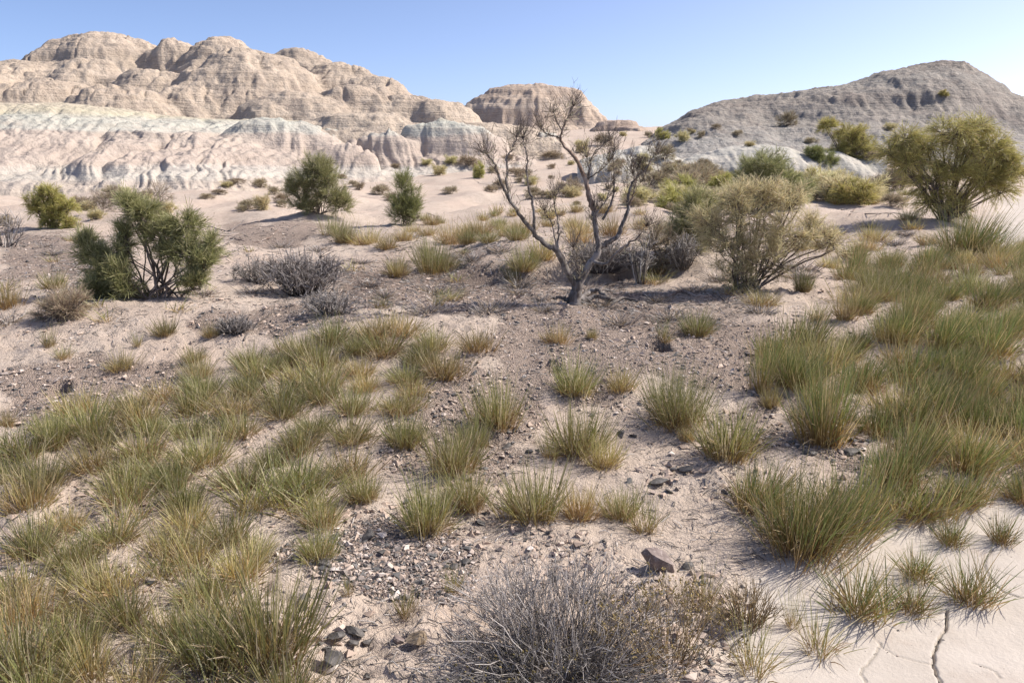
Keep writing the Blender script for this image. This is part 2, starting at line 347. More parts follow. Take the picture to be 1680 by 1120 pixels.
def mat_ground():
    g = G('desert_ground'); p = g.pos(); at_ = g.attr()
    big = g.noise(p, 0.6, 4); mid = g.noise(p, 5.0, 5, .6); fine = g.noise(p, 60, 4, .65); grain = g.noise(p, 260, 2, .6)
    sand = g.ramp(mid, [(0.25, (.44, .365, .295)), (0.5, (.53, .442, .36)), (0.75, (.58, .495, .415))])
    sand = g.mix(g.smoothf(big, .35, .7), sand, (.52, .42, .34))
    pan = g.ramp(g.noise(p, 2.2, 6, .65), [(0.3, (.45, .40, .34)), (0.7, (.54, .485, .42))])
    # gravel stain: dusty grey between the pebbles
    v = g.n('ShaderNodeTexVoronoi'); g.l(p, v.inputs['Vector']); v.inputs['Scale'].default_value = 95
    peb = g.ramp(v.outputs['Color'], [(0.0, (.13, .12, .115)), (.35, (.25, .205, .18)), (.6, (.42, .33, .27)), (1, (.55, .46, .39))])
    edge = g.smoothf(v.outputs['Distance'], .75, .35)
    gv = g.mix(edge, (.30, .225, .175), peb)
    gm = g.math('MULTIPLY', g.smoothf(g.math('ADD', at_[1], g.math('MULTIPLY', g.math('SUBTRACT', fine, .5), 1.3)), .42, .78), 0.8)
    col = g.mix(at_[0], sand, pan)
    col = g.mix(gm, col, gv)
    # specks of plant litter
    v2 = g.n('ShaderNodeTexVoronoi'); g.l(g.mapping(p, (1, 1, 1)), v2.inputs['Vector']); v2.inputs['Scale'].default_value = 38; v2.inputs['Randomness'].default_value = 1
    spk = g.math('MULTIPLY', g.smoothf(v2.outputs['Distance'], .23, .12), g.smoothf(mid, .42, .56))
    spk = g.math('MULTIPLY', spk, g.math('SUBTRACT', 1.0, at_[0], True))
    col = g.mix(g.math('MULTIPLY', spk, .75), col, (.13, .095, .075))
    v3 = g.n('ShaderNodeTexVoronoi'); g.l(p, v3.inputs['Vector']); v3.inputs['Scale'].default_value = 9
    spk2 = g.math('MULTIPLY', g.math('MULTIPLY', g.smoothf(v3.outputs['Distance'], .26, .10), g.smoothf(g.noise(p, 1.6, 4, .7), .50, .62)), g.math('SUBTRACT', 1.0, at_[0], True))
    col = g.mix(g.math('MULTIPLY', spk2, .7), col, (.17, .125, .095))
    col = g.mix(g.math('MULTIPLY', g.smoothf(g.noise(p, 2.3, 5, .7), .5, .68), .3), col, (.37, .29, .23))
    col = g.mix(g.math('MULTIPLY', at_[2], g.smoothf(fine, .35, .65)), col, (.17, .125, .10))
    h = g.math('ADD', g.math('MULTIPLY', fine, .6), g.math('MULTIPLY', grain, .25))
    h = g.math('ADD', h, g.math('MULTIPLY', g.math('MULTIPLY', edge, gm), .7))
    h = g.math('MULTIPLY', h, g.math('SUBTRACT', 1.0, g.math('MULTIPLY', at_[0], .65)))
    h = g.math('ADD', h, g.math('MULTIPLY', g.noise(p, 16, 5, .75), g.math('MULTIPLY', g.math('SUBTRACT', 1.0, at_[0], True), 2.2)))
    return g.finish(col, .95, g.bump(h, 1.0, .016), .1)

def mat_rock(name, stops, z0, z1, warp=1.2, band=0.0, dark=(.2, .15, .12), darkamt=.4, bumpd=.25, streak=(0.9, .9, 3.5), patch=None):
    g = G(name); p = g.pos(); xyz = g.n('ShaderNodeSeparateXYZ'); g.l(p, xyz.inputs[0])
    big = g.noise(p, .12, 4, .6); mid = g.noise(p, .8, 5, .62); fine = g.noise(p, 3.5, 5, .68)
    z = g.math('ADD', xyz.outputs[2], g.math('MULTIPLY', g.math('SUBTRACT', big, .5), warp * 2))
    z = g.math('ADD', z, g.math('MULTIPLY', g.math('SUBTRACT', mid, .5), warp * .5))
    f = g.math('DIVIDE', g.math('SUBTRACT', z, z0), z1 - z0, True)
    col = g.ramp(f, stops)
    st = g.noise(g.mapping(p, (.25, .25, 5.0)), 1.0, 4, .65)        # thin bedding
    col = g.mix(g.math('MULTIPLY', g.smoothf(st, .45, .68), band), col, dark)
    col = g.mix(g.math('MULTIPLY', g.smoothf(fine, .53, .72), darkamt), col, dark)
    col = g.mix(g.math('MULTIPLY', g.smoothf(mid, .55, .35), .25), col, (.60, .52, .43))
    if patch: col = g.mix(g.math('MULTIPLY', g.smoothf(g.noise(p, .25, 4, .7), .50, .64), patch[1]), col, patch[0])
    rill = g.noise(g.mapping(p, streak), 1.0, 4, .6)
    h = g.math('ADD', g.math('MULTIPLY', fine, .6), g.math('ADD', g.math('MULTIPLY', st, .5), g.math('MULTIPLY', rill, .5)))
    return g.finish(col, .95, g.bump(h, 1.0, bumpd), .1)

def mat_foliage(name, stops, rcol=None, ramt=.4, dry=None, transl=.3, rough=.55, spec=.25, objvar=.25):
    """colour runs along each blade, with its own dryness per blade and per plant"""
    g = G(name); a = g.attr(); oi = g.n('ShaderNodeObjectInfo')
    col = g.ramp(a[0], stops)
    if rcol: col = g.mix(g.math('MULTIPLY', g.smoothf(a[1], .35, 1.0), ramt), col, rcol)
    if dry: col = g.mix(g.math('MULTIPLY', g.smoothf(a[1], .80, .84), .8), col, dry)
    hs = g.n('ShaderNodeHueSaturation'); g.l(col, hs.inputs['Color'])
    g.l(g.math('ADD', g.math('MULTIPLY', g.math('FRACT', g.math('MULTIPLY', a[1], 7.31)), .5), g.math('ADD', .75 - objvar / 2, g.math('MULTIPLY', oi.outputs['Random'], objvar))), hs.inputs['Value'])
    g.l(g.math('ADD', .488, g.math('MULTIPLY', g.math('FRACT', g.math('MULTIPLY', oi.outputs['Random'], 5.7)), .024)), hs.inputs['Hue'])
    return g.finish(hs.outputs[0], rough, None, spec, transl)
def mat_wood(name, c0, c1, c2, sc_=30, spec=.15):
    g = G(name); tc = g.n('ShaderNodeTexCoord').outputs['Object']; a = g.attr()
    n1 = g.noise(g.mapping(tc, (1, 1, .18)), sc_ * 2, 5, .65); n2 = g.noise(tc, sc_ * .22, 3, .6)
    col = g.ramp(n1, [(.3, c0), (.5, c1), (.72, c2)])
    col = g.mix(g.smoothf(n2, .48, .62), col, c2)
    col = g.mix(g.math('MULTIPLY', a[1], .35), col, c0)
    return g.finish(col, .85, g.bump(n1, .8, .006), spec)
def mat_stone(name, c0, c1, c2):
    g = G(name); tc = g.n('ShaderNodeTexCoord').outputs['Object']
    n1 = g.noise(tc, 18, 5, .65); n2 = g.noise(tc, 90, 3, .6)
    col = g.ramp(n1, [(.3, c0), (.52, c1), (.75, c2)]); col = g.mix(g.smoothf(n2, .56, .7), col, c2)
    return g.finish(col, .75, g.bump(g.math('ADD', n1, g.math('MULTIPLY', n2, .4)), .6, .004), .3)

M_GROUND = mat_ground()
M_MASSIF = mat_rock('sandstone_massif', [(0, (.52, .435, .34)), (.2, (.47, .385, .30)), (.4, (.52, .43, .335)), (.6, (.46, .38, .295)), (.8, (.51, .42, .33)), (1, (.48, .395, .31))], 5, 19, 1.6, .36, (.24, .19, .15), .60, .34, (1.0, 1.0, .8), ((.30, .25, .21), .55))
M_MESA = mat_rock('mesa_sandstone', [(0, (.50, .41, .325)), (.3, (.46, .365, .285)), (.5, (.52, .43, .34)), (.7, (.43, .34, .265)), (1, (.48, .39, .31))], 6, 15, .6, .5, (.27, .21, .165), .3, .3, (1.2, 1.2, .15))
M_CLAY = mat_rock('pale_clay', [(0, (.47, .40, .33)), (.09, (.46, .40, .34)), (.12, (.48, .445, .385)), (.20, (.47, .43, .375)), (.24, (.45, .375, .315)), (.40, (.44, .365, .305)), (.44, (.47, .395, .33)), (.54, (.44, .37, .31)), (.58, (.44, .425, .37)), (.72, (.45, .45, .385)), (.78, (.48, .44, .325)), (1, (.46, .39, .30))], .2, 6.3, .45, .38, (.30, .255, .21), .5, .22, (2.4, 2.4, .5))
M_RIDGE_SHADED = mat_rock('grey_ridge', [(0, (.34, .325, .295)), (.2, (.31, .285, .25)), (.45, (.29, .26, .225)), (.65, (.32, .30, .265)), (.85, (.25, .22, .19)), (1, (.30, .27, .235))], 3, 13, 1.4, .35, (.18, .15, .13), .6, .34, (1.6, 1.6, .7), ((.22, .185, .16), .45))  # rock colours darkened and greyed to hold the half-shade on the ridge face
M_GAP = mat_rock('grey_green_clay', [(0, (.45, .40, .335)), (.4, (.44, .42, .365)), (1, (.48, .46, .40))], .3, 3.0, .5, .25, (.28, .26, .22), .6, .14, (3, 3, 1))
M_HILLOCK = mat_rock('tan_hillock', [(0, (.50, .42, .34)), (.4, (.40, .31, .245)), (.7, (.46, .365, .29)), (1, (.42, .33, .26))], 4.5, 7.5, .4, .5, (.25, .19, .15), .3, .15)

M_GRASS = mat_foliage('grass_green', [(0, (.36, .22, .085)), (.32, (.32, .245, .09)), (.55, (.20, .21, .066)), (.85, (.225, .23, .082)), (1, (.44, .395, .21))], (.38, .335, .15), .6, (.60, .51, .33), .34, .42, .4, .5)
M_GRASSD = mat_foliage('grass_deep_green', [(0, (.38, .22, .078)), (.32, (.30, .215, .07)), (.56, (.14, .18, .05)), (.85, (.165, .195, .066)), (1, (.38, .33, .16))], (.36, .27, .105), .6, (.56, .42, .22), .34, .42, .4, .5)
M_GRASSY = mat_foliage('grass_straw_green', [(0, (.44, .275, .10)), (.38, (.41, .29, .11)), (.68, (.31, .28, .105)), (1, (.46, .40, .21))], (.45, .355, .16), .6, (.60, .48, .29), .34, .5, .35, .5)
M_STRAW = mat_foliage('dry_straw', [(0, (.26, .16, .075)), (.5, (.36, .25, .12)), (1, (.48, .38, .24))], (.30, .27, .23), .7, None, .2, .6, .25)
M_BARK = mat_wood('grey_bark', (.06, .05, .043), (.16, .138, .122), (.34, .31, .285), 26)
M_BARKW = mat_wood('pale_stripped_wood', (.09, .06, .045), (.24, .165, .125), (.42, .35, .30), 22)
M_TWIG = mat_wood('dark_twig', (.085, .064, .05), (.15, .118, .096), (.25, .21, .18), 40)
M_DEADTWIG = mat_foliage('grey_dead_twig', [(0, (.085, .073, .064)), (.5, (.18, .16, .145)), (1, (.42, .39, .36))], (.16, .13, .105), .55, (.58, .54, .50), .0, .6, .2)
M_BUD = mat_foliage('yellow_buds', [(0, (.30, .21, .085)), (1, (.33, .255, .10))], (.20, .17, .06), .6, None, .2)
M_STONES = {'dark': mat_stone('slate_stone', (.055, .05, .045), (.105, .097, .088), (.20, .185, .17)), 'pale': mat_stone('pale_stone', (.42, .34, .28), (.56, .48, .41), (.66, .60, .54)),
            'tan': mat_stone('tan_stone', (.16, .115, .07), (.27, .205, .135), (.38, .31, .23)), 'brown': mat_stone('brown_stone', (.12, .09, .08), (.215, .17, .15), (.36, .30, .27))}

# ------------------------------------------------------------------ the ground
GRAVEL_ZONES = [[(0, 600), (120, 585), (300, 600), (290, 640), (170, 670), (60, 700), (0, 700)],
                [(820, 480), (1010, 470), (1200, 520), (1320, 540), (1250, 600), (1240, 720), (1180, 640), (1050, 620), (1000, 660), (900, 660), (840, 640), (800, 560)],
                [(500, 880), (600, 850), (760, 860), (800, 900), (760, 1000), (640, 990), (540, 930), (470, 930)],
                [(650, 600), (760, 590), (860, 620), (900, 690), (820, 720), (760, 700), (700, 780), (640, 740)],
                [(1230, 690), (1320, 680), (1450, 740), (1440, 790), (1330, 760), (1240, 740)],
                [(330, 510), (460, 500), (600, 520), (460, 560), (330, 560)], [(0, 380), (140, 390), (160, 450), (0, 470)], [(360, 360), (540, 360), (560, 400), (380, 410)], [(780, 730), (860, 740), (830, 790), (770, 780)],
                [(560, 440), (900, 440), (930, 500), (700, 520), (560, 490)]]
LITTER_ZONES = [[(600, 420), (900, 400), (940, 480), (700, 480), (600, 460)], [(980, 460), (1200, 470), (1180, 530), (1000, 520)], [(1080, 490), (1240, 460), (1260, 520), (1100, 560)], [(420, 430), (620, 440), (640, 510), (480, 510)], [(60, 440), (200, 440), (200, 520), (80, 520)]]
def zone_mask(x, y, z, zones):
    px, py = project(np.stack([x, y, z], -1)); px = px + 45 * fbm(x / .5, y / .5, 3, 91); py = py + 28 * fbm(x / .5, y / .5, 3, 95); m = np.zeros(np.shape(x))
    for zo in zones: m = np.maximum(m, inpoly(px, py, zo) & (y > 0.5))
    return m
CRACKS_PX = [[(1552, 1002), (1551, 1030), (1541, 1048), (1534, 1062), (1532, 1090), (1541, 1118), (1548, 1150)],
             [(1628, 902), (1618, 915), (1616, 930), (1628, 952), (1648, 972), (1700, 985)], [(1425, 1032), (1440, 1055), (1470, 1075), (1530, 1092)], [(1445, 1055), (1428, 1085), (1412, 1100), (1418, 1118), (1430, 1140)], [(1632, 935), (1660, 945), (1720, 955)], [(1595, 1088), (1625, 1098), (1640, 1112)]]
CRACK_W = [.0062, .0045, .004, .004, .004, .004]; CRACK_D = [1, .55, .16, .3, .2, .2]
PX0, PX1, PY0, PY1 = 0.75, 2.65, 1.75, 3.45       # cracked corner of the clay pan, built finer
def patch_w(x, y):
    x, y = x + .05 * gnoise(x / .2, y / .2, 71), y + .05 * gnoise(x / .2, y / .2, 72)
    return smooth(0, .12, x - PX0) * smooth(0, .12, PX1 - x) * smooth(0, .12, y - PY0) * smooth(0, .12, PY1 - y)
def build_ground():
    ys = [-8, -4, -2, -1, 0, .6]
    y = 1.0
    while y < 150: ys.append(y); y += min(max(.0115, y * y * .00155), .03 + .0085 * y)
    for q in (170, 200, 260, 360, 600, 1200, 3000): ys.append(q)
    ys = np.array(ys); nu = 470; u = np.linspace(-1, 1, nu)
    half = 3.2 + 0.80 * np.maximum(ys, 0) + np.where(ys > 160, ys * 1.2, 0) + np.where(ys < 0.9, 3, 0)
    X = u[None, :] * half[:, None]; Y = np.repeat(ys[:, None], nu, 1)
    Z = ground_h(X, Y); Z = np.where(Y > 150, ground_h(X * 150 / np.maximum(Y, 150), np.full_like(Y, 150)) * np.clip(1 - (Y - 150) / 500, 0, 1), Z)
    gm = zone_mask(X, Y, Z, GRAVEL_ZONES); lm = zone_mask(X, Y, Z, LITTER_ZONES)
    for _ in range(9):
        for ar in (gm, lm):
            ar[1:-1, 1:-1] = (ar[1:-1, 1:-1] * 2 + ar[:-2, 1:-1] + ar[2:, 1:-1] + ar[1:-1, :-2] + ar[1:-1, 2:]) / 6
    back = smooth(9, 14, Y) * smooth(40, 20, Y) * (1 - pan_mask(X, Y)) * 0.45
    A = np.stack([pan_mask(X, Y), np.maximum(gm, back), lm * .8, np.ones_like(gm)], -1)
    Z = Z - 0.06 * smooth(.4, .8, patch_w(X, Y))
    V = np.stack([X, Y, Z], -1).reshape(-1, 3); idx = np.arange(len(V)).reshape(len(ys), nu)
    F = np.stack([idx[:-1, :-1], idx[:-1, 1:], idx[1:, 1:], idx[1:, :-1]], -1).reshape(-1, 4)
    o = link('ground', new_mesh('ground', V, F, True, A.reshape(-1, 4)), M_GROUND)
    tag(o, 'pinkish sandy desert ground with gravel patches', 'ground', kind='structure')
def build_pan():
    n, m = 300, 285
    X, Y = np.meshgrid(np.linspace(PX0, PX1, n), np.linspace(PY0, PY1, m), indexing='ij')
    Z = ground_h(X, Y); pw = patch_w(X, Y)
    d = np.full(X.shape, 9.0); cut = np.zeros(X.shape)
    for c, wd, dp in zip(CRACKS_PX, CRACK_W, CRACK_D):
        d = np.full(X.shape, 9.0)
        q = hit([p[0] for p in c], [p[1] for p in c])[:, :2]; q = catmull(q, 60)
        q = q + 0.006 * np.stack([gnoise(q[:, 0] * 25, q[:, 1] * 25, 5), gnoise(q[:, 0] * 25, q[:, 1] * 25, 6)], -1)
        for i in range(len(q) - 1):
            a, b = q[i], q[i + 1]; ab = b - a; L = (ab @ ab) + 1e-9
            t = np.clip(((X - a[0]) * ab[0] + (Y - a[1]) * ab[1]) / L, 0, 1)
            d = np.minimum(d, np.hypot(X - a[0] - t * ab[0], Y - a[1] - t * ab[1]) / wd)
        cut = np.minimum(cut, dp * (0.003 * np.exp(-(d / 3.5) ** 2) - 0.032 * (1 - smooth(.35, 1.0, d))))
    Z = Z + 0.003 - 0.02 * (1 - smooth(0.0, 0.38, pw)) + cut
    A = np.stack([pan_mask(X, Y), 0 * X, 0 * X, 0 * X + 1], -1)
    idx = np.arange(n * m).reshape(n, m)
    F = np.stack([idx[:-1, :-1], idx[1:, :-1], idx[1:, 1:], idx[:-1, 1:]], -1).reshape(-1, 4)
    o = link('clay_pan', new_mesh('clay_pan', np.stack([X, Y, Z], -1).reshape(-1, 3), F, True, A.reshape(-1, 4)), M_GROUND)
    tag(o, 'smooth pale dried clay with thin dark cracks', 'clay', kind='structure')
def build_hill(name, hf, mat, a0, a1, y0, y1, na, dy, label):
    ys = np.arange(y0, y1, dy); u = np.linspace(a0, a1, na)
    X = ys[:, None] * u[None]; Y = np.repeat(ys[:, None], na, 1); Z = hf(X, Y)
    G0 = ground_macro(X, Y) - 1.2
    e = np.minimum(smooth(0, .02, (u - a0) / (a1 - a0)), 1)[None] * 0 + 1
    Z = np.maximum(Z, G0)
    idx = np.arange(Z.size).reshape(Z.shape)
    F = np.stack([idx[:-1, :-1], idx[:-1, 1:], idx[1:, 1:], idx[1:, :-1]], -1).reshape(-1, 4)
    keep = (Z > G0 + .25).ravel()[F].any(1); F = F[keep]
    o = link(name, new_mesh(name, np.stack([X, Y, Z], -1).reshape(-1, 3), F, True), mat); tag(o, label, 'hill', kind='structure'); return o
build_ground(); build_pan()
build_hill('sandstone_hill', massif_h, M_MASSIF, -.82, .06, 58, 122, 520, .24, 'tan layered sandstone massif of rounded domes')
build_hill('mesa', mesa_h, M_MESA, -.11, .16, 122, 156, 210, .3, 'lone brown flat-topped mesa in the distance')
build_hill('clay_hill', clay_h, M_CLAY, -.82, .155, 33, 70, 560, .16, 'pale gullied clay slopes under the sandstone')
build_hill('grey_ridge', ridge_h, M_RIDGE_SHADED, .14, .82, 48, 104, 430, .24, 'long grey brown eroded ridge')
build_hill('clay_mound', gap_h, M_GAP, .08, .46, 39, 54, 260, .14, 'low grey green clay mounds in the gap between hills')
build_hill('hillock', hillock_h, M_HILLOCK, .08, .20, 90, 106, 110, .2, 'small tan hillock beside the mesa')

# ------------------------------------------------------------------ plants: generators
def arr(*v): return np.array(v, float)
def limb(pts, r0, r1, sides=8, n=None, R=rng, jit=0.012, pw=.85):
    P = catmull(pts, n or max(8, len(pts) * 4)); K = len(P)
    P[1:-1] += R.normal(size=(K - 2, 3)) * jit
    t = np.linspace(0, 1, K); W = r0 + (r1 - r0) * t ** pw; W = W * (1 + 0.05 * np.sin(t * 37 + R.random() * 6) * (t < .97))
    # steady frame around the curve
    T = norm(np.gradient(P, axis=0)); S = np.zeros_like(P); s = np.cross(T[0], arr(.3, .8, .2))
    for i in range(K):
        s = s - T[i] * (s @ T[i]); s = s / (np.linalg.norm(s) + 1e-9); S[i] = s
    B = np.cross(T, S); an = np.arange(sides) * 2 * math.pi / sides
    lob = 1 + 0.14 * np.cos(an * 3 + 1.0)[None] + 0.10 * R.normal(size=(1, sides))
    V = P[:, None] + (np.cos(an)[None, :, None] * S[:, None] + np.sin(an)[None, :, None] * B[:, None]) * (W[:, None] * lob)[..., None]
    idx = np.arange(K * sides).reshape(K, sides); nx = np.roll(idx, -1, 1)
    F = np.stack([idx[:-1], nx[:-1], nx[1:], idx[1:]], -1).reshape(-1, 4)
    A = np.zeros((K, sides, 4)); A[..., 0] = t[:, None]; A[..., 1] = R.random(); A[..., 3] = 1
    return V.reshape(-1, 3), F, A.reshape(-1, 4), P
def twig_spray(P0, D0, L, R, n_each=6, levels=2, spread=.8, K=5, curl=.35, w=.0028, up=.15):
    """bunches of bare twigs: start points, directions and lengths -> strands, level by level"""
    out = []
    P, D, Ls, ww = P0, D0, L, w
    for lv in range(levels):
        N = len(P); idx = np.repeat(np.arange(N), n_each)
        d = norm(D[idx] + R.normal(size=(N * n_each, 3)) * spread + arr(0, 0, up))
        l = Ls[idx] * R.uniform(.45, 1.0, len(idx)); a = P[idx]
        d2 = norm(d + R.normal(size=d.shape) * curl + arr(0, 0, up))
        b = a + d * (l * .5)[:, None]; c = b + d2 * (l * .5)[:, None]
        S = bez(a, b, c, K); S[:, 1:-1] += R.normal(size=S[:, 1:-1].shape) * (l * .03)[:, None, None]
        W = ww * np.linspace(1, .45, K)[None] * R.uniform(.7, 1.3, (len(idx), 1))
        out.append((S, W))
        # children start along the strand
        k = R.integers(K // 2, K, len(idx)); P = S[np.arange(len(idx)), k]; D = norm(S[:, -1] - S[:, 1]); Ls = l * .55; ww *= .7; n_each = max(2, n_each // 2)
    return out
def shrub_parts(lobes, R, base_r=.10, tips=40, twigs=5, needles=22, nl=(.04, .09), nw=.0024, droop=.3, stem_r=.010, out=.6, tw_len=.22, spread=.55, bare=0.0, upb=.25):
    """stems run from the base into uneven lobes; every twig carries thin needles"""
    stems = MB(); tw = MB(); fol = MB()
    for (cx, cy, cz, rx, ry, rz) in lobes:
        C = arr(cx, cy, cz); rr = arr(rx, ry, rz); n = max(6, int(tips * (rx * ry * rz) ** (1 / 3) / .35))
        v = norm(R.normal(size=(n, 3))) * (R.random((n, 1)) ** .42); tip = C + v * rr
        tip[:, 2] = np.maximum(tip[:, 2], .03)
        a0 = R.uniform(0, 6.28, n); b0 = np.stack([np.cos(a0), np.sin(a0), 0 * a0], -1) * base_r * R.random((n, 1)) ** .5
        # share a few main limbs so stems bundle
        m = max(3, n // 8); hub = C - arr(0, 0, rz * .45) + R.normal(size=(m, 3)) * rr * .3; hub[:, 2] = np.maximum(hub[:, 2], .05)
        main = bez(b0[:m], b0[:m] * .6 + hub * .45 + arr(0, 0, .1 * cz), hub, 7); main[:, 1:-1] += R.normal(size=main[:, 1:-1].shape) * .012
        stems.add(*strands(main, stem_r * np.linspace(1, .55, 7)[None] * R.uniform(.7, 1.3, (m, 1)), 5, R=R))
        h = R.integers(0, m, n); st = hub[h]; mid = (st + tip) / 2 + R.normal(size=(n, 3)) * rr * .12 - arr(0, 0, .08 * rz)
        br = bez(st, mid, tip, 6); br[:, 1:-1] += R.normal(size=br[:, 1:-1].shape) * .010
        stems.add(*strands(br, stem_r * .45 * np.linspace(1, .35, 6)[None] * R.uniform(.7, 1.2, (n, 1)), 3, R=R))
        # twigs on the outer part of each branch
        N = n * twigs; ti = np.repeat(np.arange(n), twigs); k = R.integers(3, 6, N); o = br[ti, k]
        d = norm(norm(tip[ti] - C) * out + norm(br[ti, -1] - br[ti, 2]) * .5 + R.normal(size=(N, 3)) * spread + arr(0, 0, upb))
        L = tw_len * R.uniform(.5, 1.1, N)
        e = o + d * L[:, None] - arr(0, 0, 1) * (droop * L * R.uniform(.2, 1, N))[:, None]
        S = bez(o, o + d * (L * .6)[:, None], e, 5)
        tw.add(*strands(S, nw * .8 * np.linspace(1.2, .5, 5)[None] * np.ones((N, 1)), 3, R=R))
        keepn = int(N * needles * (1 - bare))
        i = R.integers(0, N, keepn); f = R.uniform(.1, 1.0, keepn) * 4; k0 = np.minimum(f.astype(int), 3); fr = (f - k0)[:, None]
        p = S[i, k0] * (1 - fr) + S[i, k0 + 1] * fr
        dd = norm(norm(S[i, 4] - S[i, 1]) * .9 + R.normal(size=(keepn, 3)) * .55)
        l = R.uniform(*nl, keepn) * 1.45
        p1 = p + dd * (l * .55)[:, None]; p2 = p1 + norm(dd - arr(0, 0, droop * 1.2))* (l * .45)[:, None]
        Q = np.stack([p, p2], 1)
        # inner needles carry a lower first channel
        fol.add(*strands(Q, nw * .85 * np.array([[1.0, .6]]) * R.uniform(.7, 1.3, (keepn, 1)), 2, R=R))
    return stems, tw, fol
def build_shrub(name, label, cat, px, py, lobes_px, mat_f, seed, mat_w=None, group=None, hf=None, scale=None, **kw):
    """lobes given as (dx, dy, half width, half height, depth offset) in photo pixels at the shrub's own distance"""
    R = np.random.default_rng(seed); q = hit(px, py, hf)[0]; s = math.hypot(q[1], q[2] - 1.75) / FPX
    lob = [(l[0] * s, (l[4] if len(l) > 4 else 0) * s, l[1] * s, l[2] * s, l[2] * s * .9, l[3] * s) for l in lobes_px]
    st, tw, fo = shrub_parts(lob, R, **kw)
    root = thing(name, label, cat, q - arr(0, 0, .015), group)
    link('stems', st.mesh('stems'), mat_w or M_TWIG, root); link('twigs', tw.mesh('twigs'), mat_w or M_TWIG, root); link('foliage', fo.mesh('foliage'), mat_f, root)
    return root
def copy_tree(o, loc, rz, sc_, label, group=None):
    c = o.copy(); COL.objects.link(c); c.location = [float(v) for v in loc]; c.rotation_euler = (0, 0, rz); c.scale = sc_; c['label'] = label
    if group: c['group'] = group
    for ch in o.children:
        d = ch.copy(); COL.objects.link(d); d.parent = c
    return c

# ------------------------------------------------------------------ foliage colours of the shrubs
F_GREEN = mat_foliage('foliage_grey_green', [(0, (.20, .215, .08)), (1, (.42, .41, .19))], (.17, .19, .075), .7, (.54, .49, .28), .30, .5, .35, 0)
F_OLIVE = mat_foliage('foliage_olive_yellow', [(0, (.47, .41, .19)), (1, (.74, .68, .42))], (.41, .385, .165), .6, (.62, .49, .33), .42, .5, .35, 0)
F_BRIGHT = mat_foliage('foliage_yellow_green', [(0, (.32, .31, .085)), (1, (.60, .56, .20))], (.29, .30, .085), .6, (.54, .42, .22), .32, .5, .35, 0)
F_TAN = mat_foliage('foliage_dry_tan', [(0, (.28, .215, .145)), (1, (.50, .42, .29))], (.29, .245, .18), .6, (.50, .47, .28), .25, .6, .2, .2)
F_DARK = mat_foliage('foliage_dark_green', [(0, (.15, .18, .06)), (1, (.31, .34, .135))], (.36, .33, .14), .5, None, .30, .5, .35, 0)

